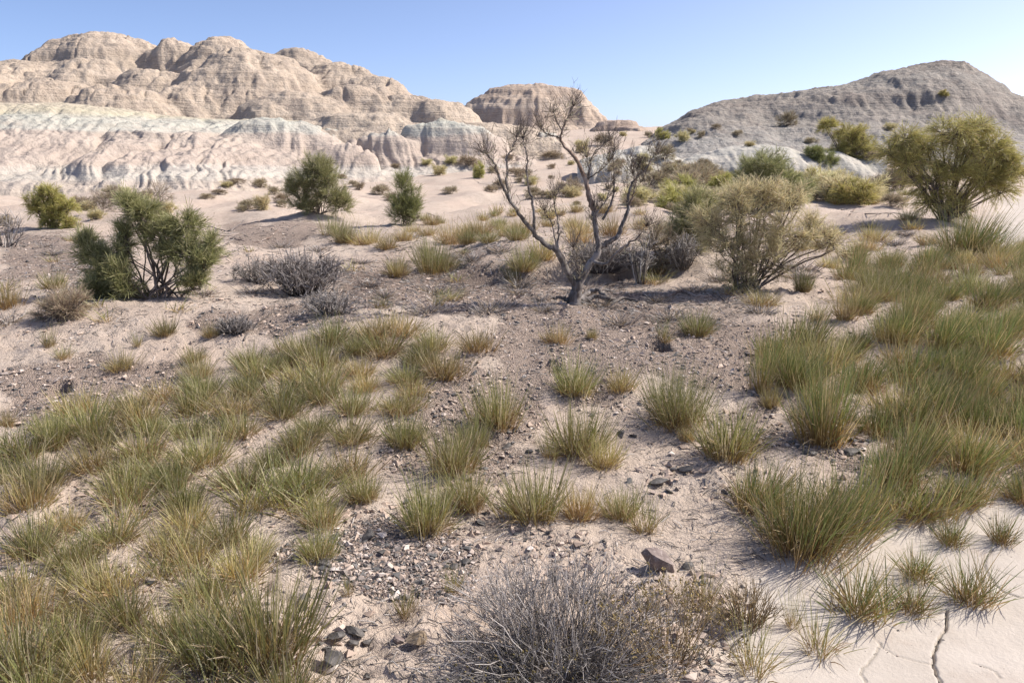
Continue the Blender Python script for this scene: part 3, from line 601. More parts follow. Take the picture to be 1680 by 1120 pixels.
# ------------------------------------------------------------------ the gnarled half-dead tree
def build_tree():
    R = np.random.default_rng(11)
    z2 = lambda zx, zy: (770 + zx / 3.112, 150 + zy / 3.112)
    base = hit(*z2(535, 1088))[0]; Y0 = base[1]
    root = thing('tree', 'bare gnarled grey tree with twisted trunk and few dry twigs', 'tree', base)
    def W(pts, d0, d1):
        out = []
        for i, (a, b) in enumerate(pts):
            t = i / max(1, len(pts) - 1); px, py = z2(a, b); out.append(at(px, py, Y0 + d0 + (d1 - d0) * t) - base)
        return np.array(out)
    V, F, A, P = limb(np.vstack([W([(532, 1112)], 0, 0), W([(535, 1085), (540, 1045), (550, 1000), (555, 965)], 0, 0)]), .112, .044, 12, R=R, jit=.003, pw=.42)
    m = MB(); m.add(V, F, A); link('trunk', m.mesh('trunk'), M_BARK, root)
    limbs = [  # points, depth start/end, radii, pale
        ([(550, 1000), (505, 925), (475, 865), (445, 812), (400, 788), (345, 740), (300, 682), (240, 612), (200, 545), (170, 480), (140, 400), (112, 348), (85, 318)], 0, -.55, .058, .010, 0),
        ([(205, 550), (192, 470), (195, 385), (190, 335), (222, 290), (240, 236)], -.38, -.2, .022, .006, 0),
        ([(330, 745), (330, 640), (322, 565), (303, 485), (291, 405), (299, 345), (282, 275), (274, 240)], -.15, .1, .022, .006, 0),
        ([(552, 1000), (598, 908), (640, 852), (660, 792), (646, 722), (635, 652), (640, 606)], 0, .12, .062, .040, 0),
        ([(640, 612), (612, 548), (597, 482), (572, 402), (541, 342), (496, 291), (466, 242), (482, 182), (510, 122), (531, 74)], .12, .35, .040, .007, 1),
        ([(468, 246), (425, 226), (388, 214), (368, 188)], .3, .15, .014, .005, 0), ([(478, 200), (445, 152), (430, 110)], .3, .45, .011, .005, 0),
        ([(598, 485), (617, 405), (622, 342), (662, 291), (702, 258)], .2, .5, .018, .005, 0), ([(605, 450), (672, 405), (712, 362)], .2, 0, .013, .004, 0), ([(600, 478), (606, 392), (600, 338)], .2, .1, .011, .004, 0),
        ([(660, 800), (722, 766), (766, 731), (786, 671), (812, 606), (808, 560), (826, 482), (852, 442), (902, 398), (925, 350), (952, 326)], .08, .3, .044, .008, 0),
        ([(808, 612), (836, 530), (850, 470), (838, 420)], .2, .05, .016, .005, 1),
        ([(640, 640), (672, 590), (705, 545), (716, 500)], .1, .3, .016, .005, 0), ([(680, 655), (712, 600), (737, 530), (738, 440), (737, 312)], .14, .2, .020, .005, 0),
        ([(632, 868), (692, 882), (742, 832), (802, 782), (862, 742), (902, 690)], .02, -.5, .030, .006, 0),
        ([(447, 815), (430, 702), (402, 640), (384, 608)], -.05, -.2, .014, .004, 0), ([(447, 812), (456, 742), (456, 690), (440, 612), (441, 540)], -.05, .1, .018, .005, 0),
        ([(560, 985), (560, 930), (548, 880), (530, 800)], 0, -.2, .014, .005, 0)]
    tips = []; dirs = []; ln = []
    for pts, d0, d1, r0, r1, pale in limbs:
        V, F, A, P = limb(W(pts, d0, d1), r0 * .62, r1 * .55, 9 if r0 > .02 else 6, n=len(pts) * 4, R=R, jit=.0045)
        m = MB(); m.add(V, F, A); link('branch', m.mesh('branch'), M_BARKW if pale else M_BARK, root)
        n = len(P); st = int(n * (.45 if r0 > .03 else .3))
        for i in range(st, n, 2):
            tips.append(P[i]); dirs.append(norm(P[min(i + 2, n - 1)] - P[max(i - 2, 0)]) * .6 + norm(R.normal(size=3)) * .6); ln.append((.18 if i > n * .7 else .10) * R.uniform(.6, 1.4))
        for _ in range(4): tips.append(P[-1]); dirs.append(norm(P[-1] - P[-4])); ln.append(.22)
    # a denser knot of twigs on the limb at the right
    for _ in range(26):
        a = W([(R.normal(870, 45), R.normal(395, 55))], .25, .25)[0]; tips.append(a); dirs.append(arr(R.normal() * .4, R.normal() * .4, .9)); ln.append(R.uniform(.10, .2))
    m = MB()
    for S, Wd in twig_spray(np.array(tips), np.array(dirs), np.array(ln), R, 5, 2, .6, 5, .4, .0024, .35): m.add(*strands(S, Wd, 3, R=R))
    link('twigs', m.mesh('twigs'), M_TWIG, root)
    # some surviving olive tufts
    m = MB(); N = 1500; k = R.integers(0, len(tips), N); sel = R.permutation(len(tips))[:int(len(tips) * .4)]
    k = sel[R.integers(0, len(sel), N)]; p = np.array(tips)[k] + R.normal(size=(N, 3)) * .05; d = norm(np.array(dirs)[k] + R.normal(size=(N, 3)) * .8) * R.uniform(.03, .07, (N, 1))
    m.add(*strands(np.stack([p, p + d], 1), np.full((N, 2), .0022), 2, R=R)); link('foliage', m.mesh('foliage'), F_TAN, root)
    for pts in ([(560, 1078), (610, 1052), (650, 1046), (700, 1062), (735, 1085), (790, 1068), (860, 1072)], [(575, 1082), (640, 1070), (700, 1085), (745, 1078)], [(520, 1085), (470, 1080), (430, 1090)]):
        px = [z2(*p) for p in pts]; q = hit([p[0] for p in px], [p[1] for p in px]) - base; q[:, 2] += np.array([.02, .05, .06, .035, .02, .03, .0][:len(q)])
        V, F, A, P = limb(q, .028, .010, 7, R=R, jit=.006); m = MB(); m.add(V, F, A); link('root', m.mesh('root'), M_BARK, root)
build_tree()

# ------------------------------------------------------------------ shrubs and bushes, each traced where it stands
build_shrub('shrub', 'dark green two-lobed shrub casting a long shadow at left', 'shrub', 262, 488,
            [(-72, 44, 26, 40, -10), (-100, 66, 16, 26), (-46, 30, 24, 30, -25), (-84, 14, 28, 14, -20), (-48, 92, 9, 26), (-112, 84, 9, 18), (-62, 78, 14, 22, -5), (8, 108, 24, 18, 15), (-14, 138, 22, 16, 10), (-36, 150, 12, 9), (44, 120, 22, 16, 15), (58, 78, 24, 22), (80, 56, 15, 24, -10), (64, 26, 14, 12, -15), (24, 74, 14, 18, 10), (92, 84, 9, 10)],
            F_GREEN, 21, tips=56, twigs=7, needles=14, stem_r=.010, nl=(.04, .085), droop=.05, base_r=.25, tw_len=.12, nw=.0026, upb=.6, spread=.45)
build_shrub('shrub', 'rounded green shrub alone on the pale plain left of centre', 'shrub', 522, 350, [(-8, 52, 32, 24), (-28, 38, 18, 20), (24, 28, 24, 18, -8), (40, 14, 14, 12, -10), (0, 74, 18, 13), (-20, 14, 24, 10), (12, 58, 22, 18)], F_GREEN, 22, tips=36, twigs=6, needles=15, nl=(.06, .13), droop=.0, tw_len=.28, nw=.0036, base_r=.12, upb=.6, spread=.45)
build_shrub('shrub', 'small upright dense green bush right of the rounded shrub', 'shrub', 668, 368, [(0, 38, 20, 28), (-8, 20, 16, 18), (10, 18, 16, 16), (-2, 62, 10, 12)], F_DARK, 23, tips=42, needles=16, nl=(.06, .12), droop=-.2, tw_len=.26, nw=.003, out=.35, upb=.8, spread=.4)
build_shrub('shrub', 'small olive tree-shaped shrub with open stems near left edge', 'shrub', 90, 375, [(-2, 58, 17, 11), (-24, 38, 16, 13), (22, 38, 18, 14), (2, 32, 16, 10), (28, 10, 16, 8, -8), (-6, 14, 12, 8)], F_BRIGHT, 24, tips=44, needles=18, nl=(.05, .10), droop=.1, tw_len=.14, nw=.004, base_r=.05, stem_r=.02)
build_shrub('shrub', 'wide airy yellowish shrub with brown inner twigs right of the bare tree', 'shrub', 1222, 475,
            [(-25, 70, 42, 36), (25, 55, 40, 34, -10), (-52, 108, 30, 30, 15), (2, 120, 42, 32, 10), (60, 100, 38, 34), (108, 92, 30, 24, 10), (135, 80, 16, 18), (25, 158, 38, 18, 30), (-8, 26, 34, 20), (62, 148, 30, 20, 20), (-20, 148, 24, 16, 10)],
            F_OLIVE, 25, tips=38, twigs=7, needles=13, nl=(.035, .08), droop=.0, tw_len=.15, nw=.0021, base_r=.14, spread=.75)
build_shrub('shrub', 'slender fresh green bush behind the wide yellowish shrub', 'shrub', 1128, 412, [(0, 35, 24, 28), (12, 62, 20, 22), (-8, 15, 22, 16), (24, 30, 20, 22)], F_GREEN, 26, tips=40, needles=18, nl=(.06, .13), droop=-.2, tw_len=.18, nw=.003)
build_shrub('shrub', 'tall green shrub rising behind the wide yellowish shrub', 'shrub', 1250, 345, [(0, 74, 34, 20), (-18, 48, 30, 22), (25, 52, 26, 22), (5, 20, 36, 18), (55, 30, 26, 20)], F_GREEN, 27, tips=40, needles=17, nl=(.07, .15), droop=-.1, tw_len=.24, nw=.0044)
build_shrub('shrub', 'large yellow green feathery shrub-tree at the right by the pale wash', 'tree', 1552, 362,
            [(-34, 66, 30, 16), (-72, 96, 24, 15), (4, 86, 26, 14), (52, 66, 22, 15), (94, 84, 20, 12), (80, 56, 10, 18), (-8, 140, 30, 12), (36, 148, 18, 10, 10), (-82, 128, 16, 9), (56, 120, 20, 10), (26, 24, 14, 18), (-28, 34, 18, 11), (-46, 116, 22, 9), (20, 114, 16, 10), (74, 100, 14, 10), (-100, 108, 10, 8)],
            F_BRIGHT, 28, tips=34, twigs=7, needles=13, nl=(.07, .15), droop=.4, tw_len=.32, nw=.0038, base_r=.12, stem_r=.019)
build_shrub('shrub', 'yellow green shrub with rounded top behind the grass band', 'shrub', 1395, 292, [(-5, 68, 24, 15), (12, 45, 28, 20), (-18, 42, 16, 16), (22, 18, 24, 14), (-42, 80, 10, 6)], F_BRIGHT, 29, tips=34, needles=17, nl=(.10, .2), droop=.1, tw_len=.35, nw=.007, stem_r=.03)
build_shrub('shrub', 'dark green low shrub in front of the round-topped yellow green one', 'shrub', 1345, 298, [(0, 30, 24, 16), (-12, 44, 14, 10), (16, 20, 20, 14), (-16, 14, 16, 12)], F_DARK, 30, tips=34, needles=18, nl=(.09, .17), droop=.05, tw_len=.28, nw=.007)
build_shrub('shrub', 'grey green shrub half hidden behind the large feathery shrub-tree', 'shrub', 1618, 296, [(0, 40, 30, 16), (20, 25, 26, 16), (-20, 20, 26, 14)], F_GREEN, 31, tips=30, needles=18, nl=(.10, .18), droop=.1, tw_len=.3, nw=.007)
build_shrub('shrub', 'thin bare-twigged bush left of the large feathery shrub-tree', 'shrub', 1480, 312, [(0, 40, 30, 26), (-10, 20, 26, 18), (14, 58, 24, 18)], F_TAN, 32, tips=26, needles=7, nl=(.07, .15), droop=-.1, tw_len=.34, nw=.004)
build_shrub('dwarf_shrub', 'drab brown green dwarf shrub in the dark shrub\'s shadow', 'shrub', 105, 522, [(0, 18, 30, 20), (18, 28, 18, 16), (-16, 12, 18, 12)], F_TAN, 33, tips=44, needles=16, nl=(.04, .08), droop=-.1, tw_len=.10, nw=.002)
build_shrub('dwarf_shrub', 'purplish grey rounded dry bush behind the bare tree', 'shrub', 932, 322, [(0, 16, 22, 17), (-10, 12, 14, 12), (12, 12, 14, 12)], F_TAN, 34, tips=40, needles=7, nl=(.05, .10), droop=-.1, tw_len=.2, nw=.0034)
build_shrub('shrub', 'brown twiggy bush between bare tree and wide yellowish shrub', 'shrub', 1085, 440, [(0, 30, 32, 26), (-16, 48, 20, 18), (20, 20, 20, 18)], F_TAN, 35, tips=34, needles=8, nl=(.05, .1), droop=0, tw_len=.2, nw=.0024)
build_shrub('shrub', 'sparse leafless twiggy bush behind the dark green two-lobed shrub', 'shrub', 245, 352, [(0, 22, 34, 18), (-60, 28, 26, 18), (-75, 12, 18, 12), (20, 34, 16, 14)], F_TAN, 36, tips=26, needles=6, nl=(.05, .1), droop=-.1, tw_len=.3, nw=.0034)

# small shrubs dotted over the plain and the hills: three kinds, copied
def proto(name, seed, mat, lobes, **kw):
    R = np.random.default_rng(seed); st, tw, fo = shrub_parts(lobes, R, **kw)
    root = thing(name, 'prototype', 'shrub', (0, 0, -50)); link('stems', st.mesh('stems'), M_TWIG, root); link('twigs', tw.mesh('twigs'), M_TWIG, root); link('foliage', fo.mesh('foliage'), mat, root); return root
PR = {'tan': proto('desert_shrub', 41, F_TAN, [(0, 0, .28, .34, .34, .26), (.2, .1, .2, .22, .22, .18), (-.2, 0, .2, .22, .22, .2)], tips=16, needles=12, nl=(.06, .13), droop=-.1, tw_len=.2, nw=.0055),
      'olive': proto('desert_shrub', 42, F_OLIVE, [(0, 0, .3, .34, .34, .28), (.18, 0, .2, .24, .24, .2), (-.2, .1, .2, .2, .2, .18)], tips=16, needles=20, nl=(.07, .14), droop=0, tw_len=.2, nw=.0055),
      'green': proto('desert_shrub', 43, F_BRIGHT, [(0, 0, .3, .32, .32, .28), (.16, 0, .22, .22, .22, .2), (-.18, .1, .2, .2, .2, .18)], tips=16, needles=22, nl=(.07, .14), droop=0, tw_len=.2, nw=.0055)}
used = set()
FAR = [  # kind, pixel x, y of the foot, width, height, label
    ('tan', 1292, 207, 32, 24, 'rounded tan bush highest on the slope of the grey ridge'), ('tan', 1356, 208, 22, 15, 'small brown bush on the ridge slope right of the rounded tan bush'), ('green', 1548, 157, 14, 8, 'lone tiny bush near the ridge top'),
    ('green', 1086, 228, 26, 16, 'olive bush at the left end of the grey ridge'), ('tan', 1064, 226, 16, 11, 'tiny dry bush beside the olive bush at the ridge end'), ('olive', 1120, 232, 22, 16, 'pale bush below the left end of the ridge'), ('tan', 1150, 226, 16, 12, 'small dry bush low on the ridge\'s left flank'),
    ('olive', 955, 250, 28, 20, 'olive bush on clay mound behind the tall dead limb'), ('tan', 990, 240, 34, 22, 'tan bush on the clay mound behind the bare tree'), ('tan', 905, 262, 40, 16, 'low brown bush on slope left of the tall dead limb'), ('tan', 770, 272, 40, 18, 'low dry bush at the foot of the clay slopes'), ('olive', 740, 268, 26, 12, 'flat olive bush at the foot of the clay slopes'),
    ('green', 786, 292, 20, 26, 'narrow green bush on the plain left of the bare tree'), ('tan', 738, 318, 30, 14, 'dry grey bush on the plain above the green grass row'), ('tan', 640, 330, 26, 16, 'small dry bush just left of the upright dense bush'), ('tan', 590, 312, 22, 14, 'small twiggy bush right of the rounded green shrub'),
    ('olive', 432, 345, 30, 24, 'pale olive bush left of the rounded green shrub'), ('tan', 462, 340, 16, 14, 'tiny tan bush touching the rounded green shrub'), ('tan', 388, 300, 30, 8, 'flat dark bush on the plain below the gullied clay'), ('tan', 360, 318, 24, 8, 'flat dry bush left on the plain below gullied clay'), ('olive', 372, 306, 22, 8, 'low olive cushion on the plain below gullied clay'), ('tan', 340, 325, 26, 8, 'low brown cushion on the plain near the leafless bush'),
    ('olive', 205, 322, 22, 14, 'yellow green bush behind the leafless twiggy bush'), ('olive', 145, 346, 26, 14, 'pale green bush right of the small olive tree-shaped shrub'), ('tan', 8, 372, 26, 18, 'dry grey bush cut by the left edge'), ('tan', 120, 374, 22, 12, 'rust brown bush at the foot of the olive tree-shaped shrub'),
    ('olive', 1112, 292, 44, 22, 'wide pale bush on the clay mound right of the bare tree'), ('tan', 1090, 262, 40, 26, 'grey twiggy bush on top of the clay mound'), ('olive', 1055, 268, 22, 16, 'olive bush on the left of the clay mound'), ('tan', 1160, 282, 32, 18, 'dry bush between the clay mound and the tall green shrub'), ('tan', 1190, 300, 34, 18, 'brown bush left of the tall green shrub'), ('olive', 1105, 330, 60, 26, 'broad drab olive bush below the clay mound'), ('tan', 1060, 320, 34, 14, 'low drab bush right of the bare tree\'s crown'),
    ('green', 1300, 300, 34, 20, 'small green bush right of the tall green shrub'), ('tan', 1665, 292, 26, 18, 'rusty bush at the right edge above the pale wash'), ('tan', 1430, 262, 24, 14, 'small dry bush behind the round-topped shrub'), ('olive', 1230, 240, 20, 8, 'little bush on the crest of the grey green mound'), ('tan', 870, 300, 34, 14, 'flat brown bush on the plain behind the left limb'), ('olive', 1022, 224, 14, 8, 'speck of bush on the small hillock'), ('tan', 650, 275, 20, 8, 'small dark bush where plain meets clay knobs'), ('tan', 560, 292, 18, 7, 'tiny bush at clay foot right of the rounded shrub top'),
    ('olive', 700, 270, 22, 9, 'low pale bush at the foot of the right clay knob'), ('tan', 835, 262, 26, 10, 'low bush on the apron below the mesa'), ('tan', 1210, 222, 18, 9, 'dark little bush on lower ridge slope'), ('olive', 1460, 212, 20, 9, 'small olive bush on ridge above the round-topped shrub'), ('tan', 1330, 235, 22, 10, 'dry bush where ridge meets the grey green mound')]
_R = np.random.default_rng(404); EXTRA = []
for poly, n_, kinds in (([(700, 275), (1180, 262), (1200, 330), (1060, 345), (880, 335), (720, 300)], 46, ['tan', 'tan', 'tan', 'olive']), ([(20, 335), (480, 300), (640, 300), (620, 335), (420, 352), (150, 360)], 22, ['tan', 'tan', 'olive']), ([(1080, 212), (1180, 206), (1420, 208), (1400, 225), (1120, 232)], 7, ['tan', 'olive']), ([(1050, 300), (1200, 292), (1330, 305), (1480, 300), (1500, 340), (1300, 345), (1120, 352), (1050, 345)], 34, ['olive', 'tan', 'green', 'tan', 'olive'])):
    while n_ > 0:
        x_, y_ = _R.uniform(min(p[0] for p in poly), max(p[0] for p in poly)), _R.uniform(min(p[1] for p in poly), max(p[1] for p in poly))
        if not inpoly(x_, y_, poly): continue
        n_ -= 1; f_ = _R.uniform(.45, 1.2) * (.5 + .5 * (y_ - 200) / 140) * (2.0 if x_ > 1040 and y_ > 290 else 1)
        near = min(FAR[:46], key=lambda t: (t[1] - x_) ** 2 + 4 * (t[2] - y_) ** 2); EXTRA.append((near, (near[1] - x_) ** 2 + 4 * (near[2] - y_) ** 2, kinds[_R.integers(len(kinds))], x_, y_, 30 * f_, 17 * f_))
EXTRA.sort(key=lambda t: t[1]); cnt = {}
SHORTN = ['nearest', 'second', 'third', 'fourth', 'fifth', 'sixth', 'seventh', 'eighth', 'ninth', 'tenth', 'eleventh', 'twelfth', 'thirteenth', 'fourteenth', 'fifteenth', 'sixteenth', 'seventeenth']
for near, d_, k_, x_, y_, w_, h_ in EXTRA:
    c_ = cnt.get(near[5], 0); cnt[near[5]] = c_ + 1
    FAR.append((k_, x_, y_, w_, h_, f"{SHORTN[min(c_, 16)]} scrub by the " + ' '.join(near[5].split()[:12])))
Qf = hit([f[1] for f in FAR], [f[2] for f in FAR], all_h)
for (k, px, py, wd, ht, lab), q in zip(FAR, Qf):
    s = np.linalg.norm(q - EYE) / FPX; sx = wd * s / .95; sz = ht * s / .62
    if k not in used:
        used.add(k); o = PR[k]; o.location = [float(v) for v in q]; o.scale = (sx, sx, sz); o['label'] = lab; o['group'] = 'small shrubs dotted over plain and hills'
    else: copy_tree(PR[k], q, rng.uniform(0, 6.28), (sx, sx, sz), lab, 'small shrubs dotted over plain and hills')

# ------------------------------------------------------------------ dead twig bushes
def twig_bush(name, label, px, py, wpx, hpx, n, seed, mat, w=.0022, flat=.5, K=6, curl=.25, branch=2, buds=0, lean=(0, 0), name2='twigs'):
    R = np.random.default_rng(seed); q = hit(px, py)[0]; s = np.linalg.norm(q - EYE) / FPX; Wd, Ht = wpx * s / 2, hpx * s
    root = thing(name, label, 'bush', q)
    a = R.uniform(0, 6.283, n); r = R.random(n) ** .5
    b0 = np.stack([np.cos(a) * r * Wd * .32, np.sin(a) * r * Wd * .32, 0 * a - .01], -1)
    rt = R.random(n) ** .6; tip = np.stack([np.cos(a) * rt * Wd + lean[0] * Wd, np.sin(a) * rt * Wd * .85 + lean[1] * Wd, Ht * np.sqrt(np.clip(1.05 - (rt * .95) ** 2 * (1 - flat * .2), .02, 2)) * R.uniform(.55, 1.05, n)], -1)
    mid = b0 * .5 + tip * .5 + arr(0, 0, 1) * (Ht * .12 * R.normal(size=n))[:, None] + R.normal(size=(n, 3)) * Wd * .08
    S = bez(b0, mid, tip, K); S[:, 1:-1] += R.normal(size=S[:, 1:-1].shape) * Wd * .018
    m = MB(); m.add(*strands(S, w * 1.3 * np.linspace(1.2, .5, K)[None] * R.uniform(.6, 1.4, (n, 1)), 3, R=R))
    if branch:
        i = np.repeat(np.arange(n), branch); k = R.integers(K // 2, K - 1, len(i)); p = S[i, k]
        for S2, W2 in twig_spray(p, norm(S[i, -1] - S[i, 1]), np.full(len(i), Ht * .38), R, 2, 1, curl * 1.6, 4, curl, w * .75, .1): m.add(*strands(S2, W2, 3, R=R)); last = S2
    link(name2, m.mesh(name2), mat, root)
    if buds:
        i = R.integers(0, len(last), buds); f = R.uniform(.3, 1, buds)[:, None]; p = last[i, 1] * (1 - f) + last[i, -1] * f
        d = norm(R.normal(size=(buds, 3)) + arr(0, 0, .6)) * R.uniform(.006, .013, (buds, 1))
        m = MB(); m.add(*strands(np.stack([p, p + d * .5, p + d], 1), np.array([[.0015, .0032, .001]]) * np.ones((buds, 1)), 3, R=R)); link('buds', m.mesh('buds'), M_BUD, root)['kind'] = 'stuff'
    return root
twig_bush('dead_bush', 'large grey dead twig bush at the bottom centre', 915, 1085, 400, 150, 300, 51, M_DEADTWIG, w=.0015, branch=2, curl=.35, flat=1.0)
twig_bush('dry_bush', 'straw coloured twig bush with yellow buds beside the large grey dead bush', 1095, 1085, 280, 130, 100, 52, M_STRAW, w=.0011, branch=2, buds=700)
twig_bush('dead_bush', 'low mat of grey twigs spreading along the bottom edge', 905, 1135, 420, 60, 500, 53, M_DEADTWIG, w=.0012, branch=2, buds=600)
twig_bush('dead_bush', 'tangled silver grey dead bush right of the dark green shrub', 500, 482, 155, 74, 170, 54, M_DEADTWIG, w=.0046, branch=4, curl=1.0, flat=.9)
twig_bush('dead_bush', 'smaller brown grey dead bush at the left of the tangled silver one', 425, 462, 90, 42, 70, 55, M_DEADTWIG, w=.0036, branch=4, curl=1.0)
twig_bush('dead_bush', 'dead grey twigs trailing below the tangled silver bush', 545, 515, 110, 42, 80, 56, M_DEADTWIG, w=.0034, branch=4, curl=1.0)
twig_bush('dead_bush', 'dry grey brown brush heaped behind the bare tree\'s trunk', 985, 445, 150, 55, 260, 57, M_DEADTWIG, w=.0034, branch=3, curl=.8)
twig_bush('dead_bush', 'bleached branching twig right of the bare tree', 1052, 465, 55, 75, 14, 58, M_DEADTWIG, w=.006, branch=4, curl=.7)
twig_bush('dead_bush', 'pale dry straw clump right of the budded bush', 1225, 1025, 120, 70, 130, 59, M_STRAW, w=.0013, branch=1)
twig_bush('dead_bush', 'grey dead tuft on the gravelly mound below the silver bush', 385, 545, 70, 28, 160, 60, M_DEADTWIG, w=.0026, branch=2, curl=.8)
twig_bush('dead_bush', 'grey sticks jutting in at the left edge', 8, 405, 60, 55, 30, 61, M_DEADTWIG, w=.006, branch=3, curl=.5)
twig_bush('dead_bush', 'grey dead brush below the wide yellowish shrub', 1120, 440, 60, 60, 90, 62, M_DEADTWIG, w=.004, branch=3, curl=.7)

# ------------------------------------------------------------------ grass tufts
def tuft_mesh(seed, n, w, h, spread, straight, bw, base=.30, leanx=0.0, drop=.0):
    if n > 250: n = int(n * .85); base = .46; spread = spread * .80; straight = straight * .5
    R = np.random.default_rng(seed); a = R.uniform(0, 6.283, n); r = R.random(n) ** .6
    c, s_ = np.cos(a), np.sin(a)
    nc = 11; cl = R.normal(size=(nc, 2)) * w * .15; ci = R.integers(0, nc, n); ch = R.uniform(.42, 1.15, nc); cln = R.normal(size=(nc, 2)) * .10
    b = np.stack([c * r * w * .5 * base + cl[ci, 0], s_ * r * w * .5 * base + cl[ci, 1], np.full(n, -.012)], -1)
    L = h * R.uniform(.5, 1.05, n) * (1.0 - .12 * r) * ch[ci]
    o = (r * spread + R.normal(size=n) * .10)
    tip = b + np.stack([c * o * w * .44 + R.normal(size=n) * w * .05 + (leanx + cln[ci, 0]) * L, s_ * o * w * .44 + R.normal(size=n) * w * .05 + cln[ci, 1] * L, L], -1)
    mid = b * .55 + tip * .45 + np.stack([-c * o * w * .06, -s_ * o * w * .06, L * .13], -1) * straight
    tip[:, 2] -= drop * L * R.random(n) ** 2
    S = bez(b, mid, tip, 4)
    W = bw * np.array([.8, 1.0, .8, .25])[None] * R.uniform(.6, 1.35, (n, 1))
    m = MB(); m.add(*strands(S, W, 2, R=R)); return m.mesh('blades')
def base_mesh(seed, n, w, h, bw):
    R = np.random.default_rng(seed); a = R.uniform(0, 6.283, n); r = R.random(n) ** .5; c, s_ = np.cos(a), np.sin(a)
    b = np.stack([c * r * w * .2, s_ * r * w * .2, np.full(n, -.01)], -1)
    L = R.uniform(.2, .5, n) * w; tip = b + np.stack([c * L, s_ * L, R.uniform(.08, .5, n) * h], -1) + R.normal(size=(n, 3)) * w * .05
    mid = (b + tip) / 2 + arr(0, 0, .12 * h); tip[:, 2] = np.maximum(tip[:, 2], .004)
    S = bez(b, mid, tip, 4); m = MB(); m.add(*strands(S, bw * np.array([[.9, 1, .8, .3]]) * R.uniform(.6, 1.3, (n, 1)), 2, R=R)); return m.mesh('dry_blades')
KINDS = {}
for kind, mat, specs in (
    ('green', M_GRASS, [dict(n=520, w=.40, h=.26, spread=1.0, straight=1.0, bw=.0020), dict(n=460, w=.42, h=.25, spread=1.15, straight=.5, bw=.0021), dict(n=560, w=.40, h=.27, spread=.9, straight=1.2, bw=.0019), dict(n=420, w=.40, h=.25, spread=1.15, straight=.8, bw=.0022, drop=.25), dict(n=480, w=.40, h=.24, spread=1.05, straight=.6, bw=.0020, leanx=.15)]),
    ('deep', M_GRASSD, [dict(n=520, w=.40, h=.30, spread=.9, straight=1.0, bw=.0020, leanx=.25), dict(n=520, w=.42, h=.30, spread=1.05, straight=.8, bw=.0020, leanx=.35), dict(n=500, w=.40, h=.30, spread=.95, straight=1.0, bw=.0020, leanx=.15)]),
    ('biggreen', M_GRASS, [dict(n=1000, w=.70, h=.40, spread=1.0, straight=.8, bw=.0020), dict(n=900, w=.70, h=.40, spread=1.1, straight=.5, bw=.0021)]),
    ('bigdeep', M_GRASSD, [dict(n=1100, w=.70, h=.42, spread=.9, straight=.9, bw=.0020, leanx=.2), dict(n=1000, w=.70, h=.42, spread=1.0, straight=.7, bw=.0020, leanx=.3)]),
    ('yellow', M_GRASSY, [dict(n=330, w=.38, h=.24, spread=1.1, straight=.9, bw=.0021), dict(n=300, w=.40, h=.23, spread=1.2, straight=.8, bw=.0021, leanx=.1)]),
    ('dead', M_DEADTWIG, [dict(n=150, w=.40, h=.16, spread=1.3, straight=.3, bw=.0022, base=.3, drop=.5), dict(n=120, w=.44, h=.14, spread=1.4, straight=.2, bw=.0024, base=.4, drop=.6)]),
    ('sparse', M_GRASS, [dict(n=85, w=.36, h=.30, spread=1.1, straight=.7, bw=.0021, base=.2), dict(n=60, w=.36, h=.30, spread=1.2, straight=.5, bw=.0021, base=.2, leanx=.12), dict(n=120, w=.36, h=.28, spread=1.3, straight=.6, bw=.0021, base=.2)]),
    ('sparsedeep', M_GRASSD, [dict(n=150, w=.36, h=.28, spread=1.3, straight=.3, bw=.0022, base=.22), dict(n=190, w=.36, h=.28, spread=1.25, straight=.4, bw=.0022, base=.22)])):
    lst = []
    for i, sp in enumerate(specs):
        me = tuft_mesh(500 + len(KINDS) * 20 + i, **sp); me.materials.append(mat)
        d = base_mesh(900 + len(KINDS) * 20 + i, max(40, sp['n'] // 4), sp['w'], sp['h'], sp['bw']); d.materials.append(M_STRAW); lst.append((me, d, sp['w'] * 1.15, sp['h'] * .92))
    KINDS[kind] = lst
NT = [0]
def tuft(kind, q, wpx, hpx, label, group, name='grass_tuft', R=rng):
    s = np.linalg.norm(q - EYE) / FPX
    if 'big' + kind in KINDS and wpx * s > .47: kind = 'big' + kind
    lst = KINDS[kind]; me, d, w0, h0 = lst[R.integers(len(lst))]
    sx = wpx * s / w0; sz = hpx * s / h0 * 1.02
    o = thing(name, label, 'grass', q, group, R.uniform(0, 6.283) if kind not in ('deep', 'bigdeep') else R.normal() * .5); o.scale = (sx, sx, sz); NT[0] += 1
    if kind == 'dead': o.name = 'dry_tuft'
    link('blades', me, None, o); link('dry_blades', d, None, o); return o
